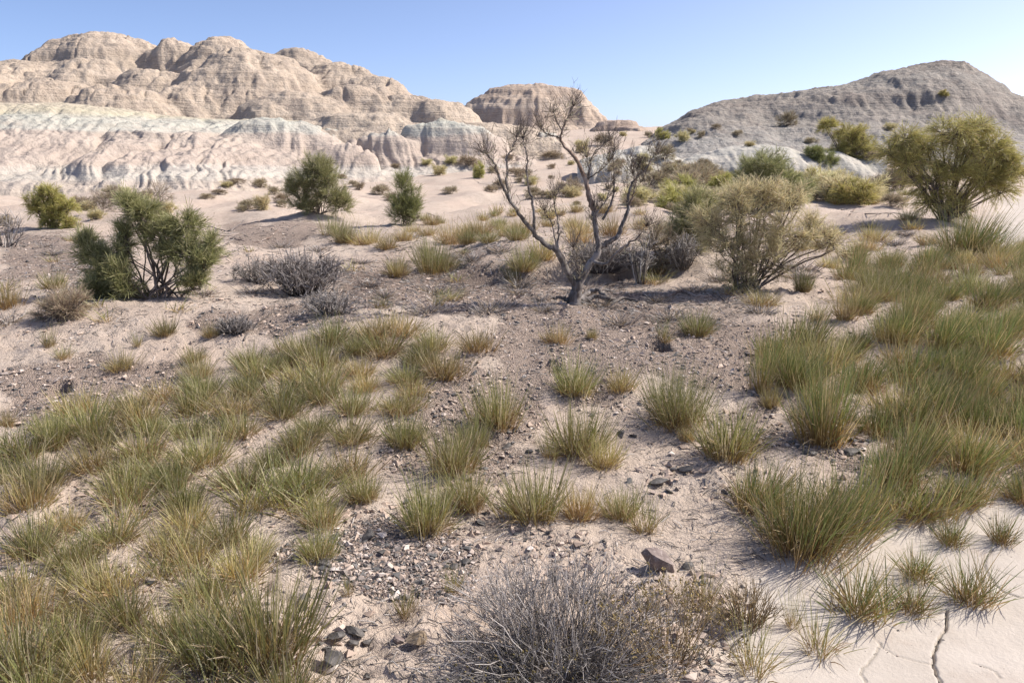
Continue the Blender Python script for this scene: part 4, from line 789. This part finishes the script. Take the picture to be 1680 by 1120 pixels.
SOLO = [  # kind, pixel foot, width, height, label
    ('yellow', 12, 503, 48, 46, 'yellow green grass tuft cut by the left edge beside the grey gravel slope'), ('green', 88, 474, 40, 34, 'small bright tuft left of the dark green shrub'), ('sparse', 80, 568, 26, 36, 'wispy seedling stalks below the drab dwarf shrub'), ('sparse', 102, 588, 32, 26, 'pale seedling tuft right of the wispy stalks'),
    ('yellow', 198, 606, 48, 36, 'yellowish tuft on gravel above the dense green stand'), ('sparse', 224, 568, 24, 28, 'thin seedling left of the small round tuft'), ('green', 268, 550, 42, 36, 'small round tuft on sand below the dark green shrub'), ('yellow', 345, 552, 28, 30, 'brownish little tuft by the grey dead tuft'), ('green', 320, 592, 40, 32, 'tuft at the upper left tip of the dense stand'),
    ('sparse', 458, 578, 46, 36, 'pale thin tuft above the dense stand'), ('green', 546, 562, 84, 54, 'bright green tuft below the trailing dead twigs'), ('yellow', 600, 400, 56, 36, 'low tuft in the green row left of the upright bush'), ('green', 565, 398, 48, 36, 'leftmost tuft of the green row near the rounded shrub'), ('yellow', 634, 408, 46, 28, 'tuft in the green row under the upright dense bush'), ('yellow', 650, 452, 56, 38, 'pale yellow tuft with shadow right of the silver dead bush'), ('green', 716, 446, 80, 58, 'broad tuft right of the pale yellow one'), ('sparse', 700, 425, 40, 44, 'upright thin tuft at the broad tuft\'s shoulder'),
    ('sparse', 720, 502, 26, 28, 'tiny lone tuft in the bare tree\'s shadow'), ('green', 856, 442, 60, 44, 'fresh green tuft left of the bare tree under its limb'), ('yellow', 890, 425, 56, 40, 'yellow green tuft touching the tree\'s left limb'), ('sparse', 840, 462, 44, 40, 'drab thin tuft in front of the fresh green one'),
    ('yellow', 912, 562, 52, 42, 'lone straw-based tuft on gravel below the bare tree'), ('yellow', 970, 556, 26, 22, 'tiny straw tuft right of the lone straw-based one'), ('green', 1145, 548, 66, 46, 'green tuft in the wide yellowish shrub\'s shadow'), ('sparse', 1090, 560, 44, 44, 'pale tuft hanging over the burrow in the gravel'), ('green', 948, 642, 84, 74, 'rounded green tuft right of the small burrow'), ('yellow', 1018, 640, 56, 52, 'smaller straw-footed tuft right of the rounded green tuft'),
    ('green', 1108, 696, 118, 104, 'big dome-shaped tuft in the middle of the gravel'), ('yellow', 1126, 722, 34, 30, 'little straw tuft at the foot of the big dome-shaped tuft'), ('green', 1198, 745, 120, 92, 'shaggy tuft right below the big dome-shaped tuft'), ('yellow', 1262, 668, 44, 40, 'brown-based tuft on the left rim of the right-hand stand'), ('sparsedeep', 1250, 640, 50, 90, 'thin tall stalks at the rim of the right-hand stand'),
    ('yellow', 782, 572, 70, 46, 'leaning straw tuft at the right end of the dense stand'), ('green', 818, 694, 96, 84, 'tall tuft with dark foot below the small burrow'), ('green', 740, 768, 110, 92, 'tall tuft on sand at the centre below the gravel'), ('green', 668, 728, 84, 62, 'shorter tuft left of the tall centre tuft'), ('green', 775, 735, 70, 70, 'middle tuft between the two tall centre tufts'), ('green', 945, 740, 110, 84, 'bushy tuft on sand beneath the rounded green tuft'), ('sparse', 902, 752, 56, 62, 'thin grey green tuft at the bushy tuft\'s left'), ('yellow', 993, 766, 74, 60, 'straw yellow tuft at the bushy tuft\'s right foot'),
    ('green', 700, 868, 110, 104, 'tall tuft with pale foot above the foreground stones'), ('green', 765, 832, 96, 78, 'leafy tuft behind the pale-footed tuft'), ('green', 868, 848, 124, 104, 'large full tuft above the grey dead bush'), ('yellow', 950, 846, 80, 66, 'straw-sided tuft right of the large full tuft'), ('green', 1014, 848, 74, 64, 'compact brown-footed tuft above the grey dead bush'), ('sparse', 1056, 872, 74, 82, 'open fan of stalks beside the compact tuft'), ('sparse', 571, 977, 30, 50, 'lone thin upright tuft among the foreground stones'), ('sparse', 668, 1010, 60, 66, 'half dry tuft amid the foreground gravel'), ('sparse', 742, 968, 50, 50, 'small dry tuft just left of the grey dead bush'),
    ('green', 520, 912, 76, 62, 'pale sprouting tuft above the foreground gravel'), ('green', 595, 820, 74, 56, 'spiky tuft on the sandy strip left of centre'), ('green', 520, 862, 80, 64, 'tuft on the near side of the sandy strip'), ('green', 428, 1080, 190, 172, 'big fan-shaped tuft left of the dark foreground stones'),
    ('deep', 1322, 892, 190, 130, 'broad tuft casting spiky shadow on clay at the stand\'s near edge'), ('deep', 1242, 832, 120, 88, 'outermost tuft of the near edge over bare sand'), ('deep', 1408, 862, 130, 120, 'leaning straw-streaked tuft right of the broad near-edge tuft'), ('deep', 1350, 722, 110, 150, 'tall dark green tuft at the stand\'s open gravel hollow'),
    ('sparsedeep', 1412, 1004, 120, 104, 'spiky brown-based tuft standing alone on the clay pan'), ('sparsedeep', 1508, 948, 70, 62, 'small tuft with grey matted side on the clay pan'), ('sparsedeep', 1500, 1002, 80, 62, 'low spread tuft between two cracks of the clay pan'), ('sparsedeep', 1590, 986, 90, 86, 'spidery tuft where the big clay crack begins'), ('sparse', 1345, 1072, 100, 84, 'fan-shaped tuft on the near edge of the clay pan'), ('sparse', 1238, 1104, 110, 100, 'yellowish tuft with buds at the bottom near the straw clump'), ('sparse', 1156, 992, 64, 88, 'long-stalked tuft on sand right of the budded bush'), ('sparsedeep', 1562, 892, 56, 56, 'small brown tuft under the stand\'s right end'), ('sparsedeep', 1644, 890, 50, 60, 'thin tuft beside the crack at the right edge'), ('sparse', 1300, 1030, 46, 80, 'few long stalks left of the fan-shaped clay tuft'),
    ('yellow', 1436, 396, 48, 36, 'yellow green tuft on the bare bank left of the large feathery shrub-tree'), ('green', 1316, 476, 36, 44, 'lone upright tuft on bare sand right of the wide yellowish shrub'), ('deep', 1405, 455, 40, 50, 'narrow green tuft on the bank'), ('yellow', 1250, 500, 70, 28, 'dark low tuft at the foot of the wide yellowish shrub'), ('sparse', 1340, 525, 40, 36, 'thin tuft on sand below the lone upright tuft'), ('yellow', 1386, 522, 50, 40, 'drab tuft at the upper left of the right-hand stand'), ('deep', 1584, 420, 110, 72, 'shaggy dark tuft under the large feathery shrub-tree'), ('yellow', 10, 700, 26, 34, 'short tuft on gravel at the left edge'), ('green', 95, 730, 60, 60, 'tuft at the gravel\'s lower rim near the left edge')]
Qs = hit([t[1] for t in SOLO], [t[2] for t in SOLO])
for (k, px, py, wd, ht, lab), q in zip(SOLO, Qs): tuft(k, q, wd, ht, lab, 'grass tufts standing apart')
PLACED = [q[:2] for q in Qs]
STAND = []
def stand(poly, kinds, spacing, wm, hm, label, group, seed, maxn):
    R = np.random.default_rng(seed); xs = [p[0] for p in poly]; ys = [p[1] for p in poly]
    cx = R.uniform(min(xs), max(xs), 6000); cy = R.uniform(min(ys), max(ys), 6000); k = inpoly(cx, cy, poly); cx, cy = cx[k][:1500], cy[k][:1500]
    Q = hit(cx, cy, n=500); mine = []; n = 0
    for q in Q:
        sp = spacing * R.uniform(.75, 1.3)
        if any((q[0] - p[0]) ** 2 + (q[1] - p[1]) ** 2 < (sp if p is not None else 0) ** 2 for p in mine) or any((q[0] - p[0]) ** 2 + (q[1] - p[1]) ** 2 < (sp * .8) ** 2 for p in PLACED): continue
        s = np.linalg.norm(q - EYE) / FPX; f = R.uniform(.75, 1.25)
        STAND.append((tuft(kinds[R.integers(len(kinds))], q, wm * f / s, hm * f * R.uniform(.85, 1.15) / s, label, group, R=R), q, label)); mine.append(q[:2]); n += 1
        if n >= maxn: break
    PLACED.extend(mine); return n
N_ = []
N_.append(stand([(300, 605), (400, 590), (520, 565), (700, 545), (745, 600), (650, 690), (610, 770), (520, 810), (440, 800), (330, 805), (200, 830), (130, 800), (60, 850), (0, 860), (0, 770), (60, 700), (180, 665), (290, 650)], ['green', 'green', 'green', 'yellow', 'green'], .275, .34, .20, 'green grass tuft crowded in the dense stand left of centre', 'dense grass stand left of centre', 71, 120))
N_.append(stand([(0, 960), (60, 880), (150, 860), (300, 850), (420, 870), (440, 940), (400, 1000), (350, 1060), (480, 1120), (480, 1160), (0, 1160)], ['green', 'green', 'sparse', 'yellow'], .215, .30, .18, 'long grass tuft in the thick patch at the lower left corner', 'thick grass patch in the lower left corner', 72, 70))
N_.append(stand([(1260, 600), (1330, 560), (1400, 545), (1500, 520), (1800, 570), (1800, 790), (1640, 850), (1560, 870), (1470, 850), (1450, 760), (1400, 720), (1320, 700), (1290, 650)], ['deep', 'deep', 'deep', 'yellow'], .29, .40, .29, 'tall leaning dark green tuft packed in the stand at right', 'tall grass stand at right', 73, 75))
N_.append(stand([(1390, 440), (1480, 430), (1560, 420), (1690, 400), (1690, 560), (1500, 520), (1400, 530)], ['deep', 'yellow', 'deep', 'green', 'deep', 'sparse'], .36, .40, .27, 'drab green tuft scattered over the mound below the large feathery shrub-tree', 'tufts on the mound at right', 74, 56))
N_.append(stand([(550, 385), (640, 372), (720, 355), (860, 345), (870, 395), (760, 400), (640, 402)], ['yellow', 'green'], .34, .45, .30, 'yellow green tuft in the row across the mound left of the bare tree', 'row of tufts on the mound', 75, 26))
N_.append(stand([(1190, 318), (1300, 300), (1480, 296), (1510, 330), (1400, 338), (1250, 345)], ['yellow', 'green', 'yellow'], .75, .75, .42, 'olive tuft in the grass band between the tall green shrub and the feathery shrub-tree', 'far grass band at right', 76, 32))
N_.append(stand([(860, 340), (1090, 345), (1100, 400), (960, 400), (880, 400)], ['yellow'], .6, .5, .34, 'straw tuft half hidden behind the bare tree', 'straw tufts behind the bare tree', 77, 14))
N_.append(stand([(0, 860), (200, 835), (420, 815), (560, 790), (500, 860), (440, 870), (300, 850), (150, 855)], ['green', 'sparse'], .34, .36, .25, 'loose green tuft beside the sandy strip between the two left grass stands', 'tufts along the sandy strip', 78, 14))
N_.append(stand([(560, 405), (700, 400), (860, 410), (1060, 400), (1250, 480), (1250, 530), (900, 545), (600, 505)], ['dead', 'dead', 'yellow', 'sparse'], .55, .34, .15, 'dry brownish tuft among litter on the slope around the bare tree', 'dry tufts on the slope by the tree', 79, 34))
N_.append(stand([(0, 390), (140, 395), (200, 470), (400, 400), (560, 410), (420, 540), (300, 560), (180, 560), (0, 560)], ['dead', 'dead', 'sparse'], .6, .34, .14, 'dry greyish tuft on the sandy slope around the dark two-lobed shrub', 'dry tufts on the slope at left', 80, 20))
N_.append(stand([(1290, 370), (1500, 360), (1560, 400), (1420, 440), (1310, 460)], ['dead', 'yellow', 'dead', 'green'], .6, .42, .20, 'scruffy dry tuft on the bare bank left of the feathery shrub-tree', 'scruffy tufts on the bank', 82, 16))
def join_small(limit=300):
    reg = sorted([(o.scale[2] * .27 / np.linalg.norm(q - EYE), i) for i, (o, q, l) in enumerate(STAND) if not o.name.startswith('dry')], reverse=True)
    drop = [i for _, i in reg[max(0, limit - len(SOLO)):]]; mats = {}
    for i in drop:
        o = STAND[i][0]
        for ch in list(o.children):
            me = ch.data; n = len(me.vertices); V = np.zeros(n * 3, np.float32); me.vertices.foreach_get('co', V); A = np.zeros(n * 4, np.float32); me.color_attributes['mask'].data.foreach_get('color', A)
            V = V.reshape(-1, 4, 2, 3)[i % 3::3]; A = A.reshape(-1, 4, 2, 4)[i % 3::3]; c_ = V.mean(2, keepdims=True); V = (c_ + (V - c_) * 1.9).reshape(-1, 3).astype(float) * np.array(o.scale)
            a = o.rotation_euler[2]; V = np.stack([V[:, 0] * math.cos(a) - V[:, 1] * math.sin(a), V[:, 0] * math.sin(a) + V[:, 1] * math.cos(a), V[:, 2]], -1) + np.array(o.location)
            ix = np.arange(len(V)).reshape(-1, 4, 2); F = np.stack([ix[:, :-1, 0], ix[:, :-1, 1], ix[:, 1:, 1], ix[:, 1:, 0]], -1).reshape(-1, 4)
            mats.setdefault(0, []).append((V, F, A.reshape(-1, 4), me.materials[0])); bpy.data.objects.remove(ch)
        bpy.data.objects.remove(o)
    dr = set(drop); STAND[:] = [t for i, t in enumerate(STAND) if i not in dr]
    if not drop: return
    names = []; m = MB(); mi = []
    for V, F, A, mt in mats[0]:
        if mt not in names: names.append(mt)
        m.add(V, F, A); mi.append(np.full(len(F), names.index(mt), np.int32))
    me = m.mesh('grass')
    for mt in names: me.materials.append(mt)
    me.polygons.foreach_set('material_index', np.concatenate(mi)); me.update()
    tag(link('grass', me), 'small further grass merging between the tufts', 'grass', kind='stuff'); print('joined', len(drop))
join_small()
# every tuft of a stand is told apart by the landmark it grows next to
MARKS = [('the rounded shrub', 522, 350), ('the upright bush', 668, 368), ('the dark two-lobed shrub', 262, 488), ('the bare tree', 942, 500), ('the yellowish shrub', 1222, 475), ('the feathery shrub-tree', 1552, 362), ('the tall green shrub', 1250, 345), ('the dark low shrub', 1345, 298), ('the silver dead bush', 500, 482), ('the big fan-shaped tuft', 428, 1080),
         ('the pale-footed tuft', 700, 868), ('the tall centre tuft', 740, 768), ('the large full tuft', 868, 848), ('the dark-footed tall tuft', 818, 694), ('the leaning straw tuft', 782, 572), ('the spiky strip tuft', 595, 820), ('the left burrow', 92, 645), ('the left edge', 0, 820), ('the lower left corner', 0, 1120), ('the right edge', 1680, 640), ('the hollow of dark stones', 1380, 745), ('the broad near-edge tuft', 1322, 892), ('the lone upright tuft', 1316, 476), ('the shaggy dark tuft', 1584, 420), ('the bright tuft under dead twigs', 546, 562), ('the gravel patch', 200, 640), ('the sandy gap', 215, 825), ('the silver bush tip', 470, 600), ('the crack at right edge', 1640, 890)]
ORD = ['nearest', 'second', 'third', 'fourth', 'fifth', 'sixth', 'seventh', 'eighth', 'ninth', 'tenth', 'eleventh', 'twelfth', 'thirteenth', 'fourteenth', 'fifteenth', 'sixteenth', 'seventeenth', 'eighteenth', 'nineteenth', 'twentieth', 'twenty-first', 'twenty-second', 'twenty-third', 'twenty-fourth', 'twenty-fifth']
MQ = hit([m[1] for m in MARKS], [m[2] for m in MARKS]); SHORT = {}
bins = {}
for o, q, lab in STAND:
    dd = np.hypot(MQ[:, 0] - q[0], MQ[:, 1] - q[1]); k = int(dd.argmin()); dx, dy = q[0] - MQ[k, 0], q[1] - MQ[k, 1]
    side = ('right of' if dx > 0 else 'left of') if abs(dx) > abs(dy) else ('behind' if dy > 0 else 'in front of')
    if 'edge' in MARKS[k][0] and side in ('right of', 'left of'): side = 'in from'
    bins.setdefault((lab, k, side), []).append((dd[k], o))
for (lab, k, side), lst in bins.items():
    head = lab.split(' tuft')[0] + ' tuft'
    for n_, (d_, o) in enumerate(sorted(lst, key=lambda t: t[0])):
        o['label'] = f"{head}, {ORD[min(n_, 24)]} one {side} {MARKS[k][0]}"
print('tufts', NT[0], N_)

# ------------------------------------------------------------------ stones, gravel, sticks
def stone_mesh(seed, sx, sy, sz, sub=2):
    bm = bmesh.new(); bmesh.ops.create_icosphere(bm, subdivisions=sub, radius=1); R = np.random.default_rng(seed)
    pl = [(norm(R.normal(size=3)), R.uniform(.38, .75)) for _ in range(13)]
    for v in bm.verts:
        c = np.array(v.co)
        for n_, d_ in pl:
            t = c @ n_
            if t > d_: c = c - n_ * (t - d_)
        c = c * 1.35 + R.normal(size=3) * .015; v.co = c * np.array([sx, sy, sz])
    me = bpy.data.meshes.new('stone'); bm.to_mesh(me); bm.free(); return me
STONES = [('dark', 545, 1082, 34, 22, 'flat dark slate stone resting on the pale one at bottom left of centre'), ('pale', 547, 1093, 32, 14, 'white pink pebble under the flat dark slate'), ('dark', 556, 1046, 26, 20, 'leftmost dark flake of the slate cluster'), ('dark', 578, 1040, 30, 24, 'largest flake in the middle of the slate cluster'), ('dark', 577, 1058, 18, 18, 'upright flake in front of the slate cluster'), ('dark', 604, 1056, 20, 14, 'small flake right of the slate cluster'), ('dark', 596, 1036, 16, 12, 'small flake at the back of the slate cluster'),
          ('tan', 684, 1054, 38, 26, 'blocky tan brown stone right of the slate cluster'), ('brown', 656, 1050, 16, 12, 'small brown stone touching the tan block'), ('dark', 602, 884, 30, 18, 'dark stone in the shade of the pale-footed tuft'), ('dark', 628, 908, 18, 12, 'dark stone among foreground gravel, upper middle'), ('dark', 535, 925, 24, 10, 'flat grey stone left in the foreground gravel'), ('dark', 745, 930, 20, 14, 'dark stone left of the grey dead bush top'), ('dark', 764, 925, 16, 14, 'dark stone touching the grey dead bush'), ('brown', 1082, 926, 46, 34, 'rough brown rock on sand right of the grey dead bush'), ('dark', 1128, 930, 22, 14, 'grey stone right of the rough brown rock'), ('tan', 1186, 1012, 18, 22, 'tan stone under the pale straw clump'), ('dark', 1078, 792, 30, 10, 'flat grey stone on sand below the straw yellow tuft'), ('dark', 1100, 774, 16, 14, 'upright grey stone on the sand bank'), ('dark', 1122, 772, 24, 12, 'grey stone at the shaggy tuft\'s foot'), ('dark', 1100, 808, 14, 8, 'small bluish stone below the flat grey stone'),
          ('dark', 868, 742, 12, 10, 'dark stone on bare sand right of the tall centre tuft'), ('dark', 833, 733, 14, 8, 'flat dark stone on bare sand by the middle tuft'), ('dark', 1018, 715, 18, 10, 'grey stone under the straw-footed tuft'), ('dark', 1040, 716, 14, 9, 'second grey stone under the straw-footed tuft'), ('brown', 1048, 772, 14, 8, 'brown stone left of the flat grey stone'), ('dark', 790, 860, 20, 12, 'dark stone between the two tall tufts'), ('pale', 640, 930, 14, 9, 'white stone in the foreground gravel'), ('pale', 553, 955, 10, 8, 'white pebble beside the lone upright tuft'), ('dark', 500, 985, 30, 14, 'dark stone at the big fan-shaped tuft\'s right side'), ('brown', 560, 970, 12, 8, 'brown pebble at the foot of the lone upright tuft'), ('dark', 1330, 745, 20, 12, 'dark stone in the gravel hollow of the right stand'), ('dark', 1395, 745, 26, 16, 'large dark stone in the gravel hollow of the right stand'), ('dark', 535, 1064, 12, 8, 'small dark pebble above the flat dark slate'), ('dark', 603, 1110, 12, 7, 'dark pebble at the bottom edge'), ('brown', 520, 1050, 14, 16, 'reddish brown clod left of the slate cluster')]
Qt = hit([s[1] for s in STONES], [s[2] for s in STONES])
for i, ((k, px, py, wd, ht, lab), q) in enumerate(zip(STONES, Qt)):
    s = np.linalg.norm(q - EYE) / FPX; a = wd * s / 2 * 1.08; c = ht * s / 2 * .9
    me = stone_mesh(600 + i, a, a * .8, c * (.72 if k == 'dark' else 1)); o = link('stone', me, M_STONES[k], None, q + arr(0, 0, c * (.25 if k == 'brown' else .5))); o.rotation_euler = (rng.normal() * .25, rng.normal() * .3, rng.uniform(-.8, .8)); tag(o, lab, 'stone', 'loose stones')

def pebbles(name, N, zones, smin, smax, seed, label, box, zfrac=.25, sparse=0.0, sandy=False):
    R = np.random.default_rng(seed); X = R.uniform(box[0], box[1], N * 3); u = R.random(N * 3); Y = box[2] * (box[3] / box[2]) ** u
    X = X * Y
    Z = ground_h(X, Y); m = zone_mask(X, Y, Z, zones) > .5
    pn = pan_mask(X, Y); keep = (m | (R.random(len(X)) < sparse * (1 - pn) * smooth(-.2, .5, gnoise(X / .8, Y / .8, 77)))); X, Y, Z = X[keep][:N], Y[keep][:N], Z[keep][:N]; n = len(X)
    r = smin * (smax / smin) ** (R.random(n) ** 2.0)
    B = np.array([(1, 0, 0), (-1, 0, 0), (0, 1, 0), (0, -1, 0), (0, 0, 1), (0, 0, -1)], float); F0 = np.array([(0, 2, 4), (2, 1, 4), (1, 3, 4), (3, 0, 4), (2, 0, 5), (1, 2, 5), (3, 1, 5), (0, 3, 5)])
    V = B[None] + R.normal(size=(n, 6, 3)) * .38; V = V * (r[:, None, None] * np.stack([R.uniform(.7, 1.3, n), R.uniform(.7, 1.3, n), R.uniform(.4, .8, n)], -1)[:, None, :])
    th = R.uniform(0, 6.28, n); c, s = np.cos(th)[:, None], np.sin(th)[:, None]; V = np.stack([V[..., 0] * c - V[..., 1] * s, V[..., 0] * s + V[..., 1] * c, V[..., 2]], -1)
    V = V + np.stack([X, Y, Z + r * zfrac], -1)[:, None, :]
    F = (F0[None] + (np.arange(n) * 6)[:, None, None]).reshape(-1, 3)
    A = np.zeros((n, 6, 4)); A[..., 0] = R.random(n)[:, None]; A[..., 1] = R.random(n)[:, None]; A[..., 3] = 1
    g = G(name); a = g.attr(); col = g.ramp(a[0], [(0, (.075, .075, .073)), (.22, (.15, .145, .138)), (.4, (.26, .22, .195)), (.6, (.40, .315, .255)), (.84, (.50, .41, .34)), (1, (.66, .59, .53))]) if not sandy else g.ramp(a[0], [(0, (.36, .275, .215)), (1, (.54, .43, .345))])
    mat = g.finish(col, .8, None, .25)
    tag(link(name, new_mesh(name, V.reshape(-1, 3), F, False, A.reshape(-1, 4)), mat), label, 'gravel', kind='stuff'); return n
print('pebbles', pebbles('gravel', 26000, GRAVEL_ZONES, .004, .020, 81, 'dark and pale pebbles strewn in gravel patches', (-.72, .72, 2.0, 14.0), sparse=.30),
      pebbles('clods', 19000, GRAVEL_ZONES[3:6] + GRAVEL_ZONES[9:], .005, .026, 85, 'crumbled clods of dry sandy crust', (-.72, .72, 2.0, 26.0), sparse=.6, sandy=True, zfrac=.1),
      pebbles('grit', 900, [[(1180, 1120), (1120, 880), (1300, 900), (1690, 830), (1690, 1120)]], .0015, .006, 87, 'fine grit dusting the clay pan', (.15, .72, 1.9, 4.2)),
      pebbles('foreground_gravel', 5200, [GRAVEL_ZONES[2]], .0025, .012, 83, 'coarse mixed gravel between the foreground tufts', (-.30, .02, 2.5, 4.6), sparse=.03))

STICKS = [([(378, 392), (420, 398), (445, 388), (458, 376)], .012, 'long thin dead branch lying on sand behind the silver bush'), ([(342, 372), (372, 380), (392, 372), (402, 362)], .012, 'dark fallen branch right of the dark green shrub'), ([(400, 560), (425, 530), (448, 512), (470, 505)], .009, 'pale crooked stick on the gravelly mound'), ([(1095, 488), (1122, 482), (1148, 492), (1168, 494)], .014, 'curved pale root lying in the yellowish shrub\'s shadow'), ([(1170, 480), (1195, 500), (1200, 515)], .008, 'thin white forked stick at the yellowish shrub\'s foot'), ([(1380, 345), (1420, 352), (1460, 352), (1500, 360)], .02, 'long dark fallen branch left of the feathery shrub-tree'), ([(1395, 352), (1402, 344), (1420, 340)], .014, 'short dark branch on top of the long fallen one'), ([(640, 408), (672, 402), (700, 396)], .008, 'thin stick behind the pale yellow tuft'), ([(800, 410), (815, 418), (822, 425)], .008, 'short bleached stick left of the fresh green tuft'), ([(348, 385), (388, 388), (420, 372)], .010, 'crooked grey stick crossing the dark fallen branch'), ([(700, 350), (722, 356), (730, 348)], .010, 'twisted dead twig on the plain behind the green row'), ([(40, 405), (62, 398), (80, 400)], .010, 'dead branch on the slope near the left edge'), ([(152, 458), (160, 478), (164, 490)], .012, 'bleached stick at the left foot of the dark green shrub'), ([(168, 465), (175, 474), (190, 470)], .010, 'short bleached root under the dark green shrub')]
for i, (pts, r, lab) in enumerate(STICKS):
    R = np.random.default_rng(800 + i); q = hit([p[0] for p in pts], [p[1] for p in pts]); q[:, 2] += r * .8 + np.linspace(0, .04, len(q)) * (i % 2); b = q[0].copy()
    V, F, A, P = limb(q - b, r, r * .35, 6, R=R, jit=.008); m = MB(); m.add(V, F, A)
    S = twig_spray(P[4::3], norm(P[4::3] - P[3:-1:3][:len(P[4::3])]), np.full(len(P[4::3]), .16), R, 2, 1, .6, 4, .4, r * .3)
    o = thing('fallen_branch', lab, 'branch', b, 'dead wood on the ground'); link('wood', m.mesh('wood'), M_BARK if i % 3 else M_BARKW, o)
    m = MB()
    for s_, w_ in S: m.add(*strands(s_, w_, 3, R=R))
    link('twigs', m.mesh('twigs'), M_TWIG, o)
def litter(N, seed):
    R = np.random.default_rng(seed); Y = 2.0 * (16 / 2.0) ** R.random(N * 4); X = R.uniform(-.72, .70, N * 4) * Y; Z = ground_h(X, Y)
    m = zone_mask(X, Y, Z, LITTER_ZONES) > .5; pl = np.array(PLACED); 
    k = m | (R.random(len(X)) < .16 * (1 - pan_mask(X, Y))); X, Y = X[k][:N], Y[k][:N]; n = len(X)
    a = R.uniform(0, 3.14, n); L = R.uniform(.02, .09, n) * (1 + np.clip(Y - 5, 0, 9) * .08); e = np.stack([np.cos(a), np.sin(a)], -1) * (L / 2)[:, None]
    p0 = np.stack([X - e[:, 0], Y - e[:, 1]], -1); p2 = np.stack([X + e[:, 0], Y + e[:, 1]], -1); p1 = (p0 + p2) / 2 + R.normal(size=(n, 2)) * .006
    S = np.stack([np.concatenate([p, (ground_h(p[:, 0], p[:, 1]) + h)[:, None]], 1) for p, h in ((p0, .003), (p1, .010), (p2, .004))], 1)
    m_ = MB(); m_.add(*strands(S, np.full((n, 3), .0016) * R.uniform(.6, 1.6, (n, 1)) * (1 + np.clip(Y - 5, 0, 9) * .16)[:, None], 3, R=R))
    tag(link('twig_litter', m_.mesh('twig_litter'), M_DEADTWIG), 'broken dry twigs and straw littering the sand', 'litter', kind='stuff')
litter(17000, 91)
print('tris', sum(sum(len(p.vertices) - 2 for p in ()) for m in ()), sum(len(me.loops) - 2 * len(me.polygons) for me in bpy.data.meshes))
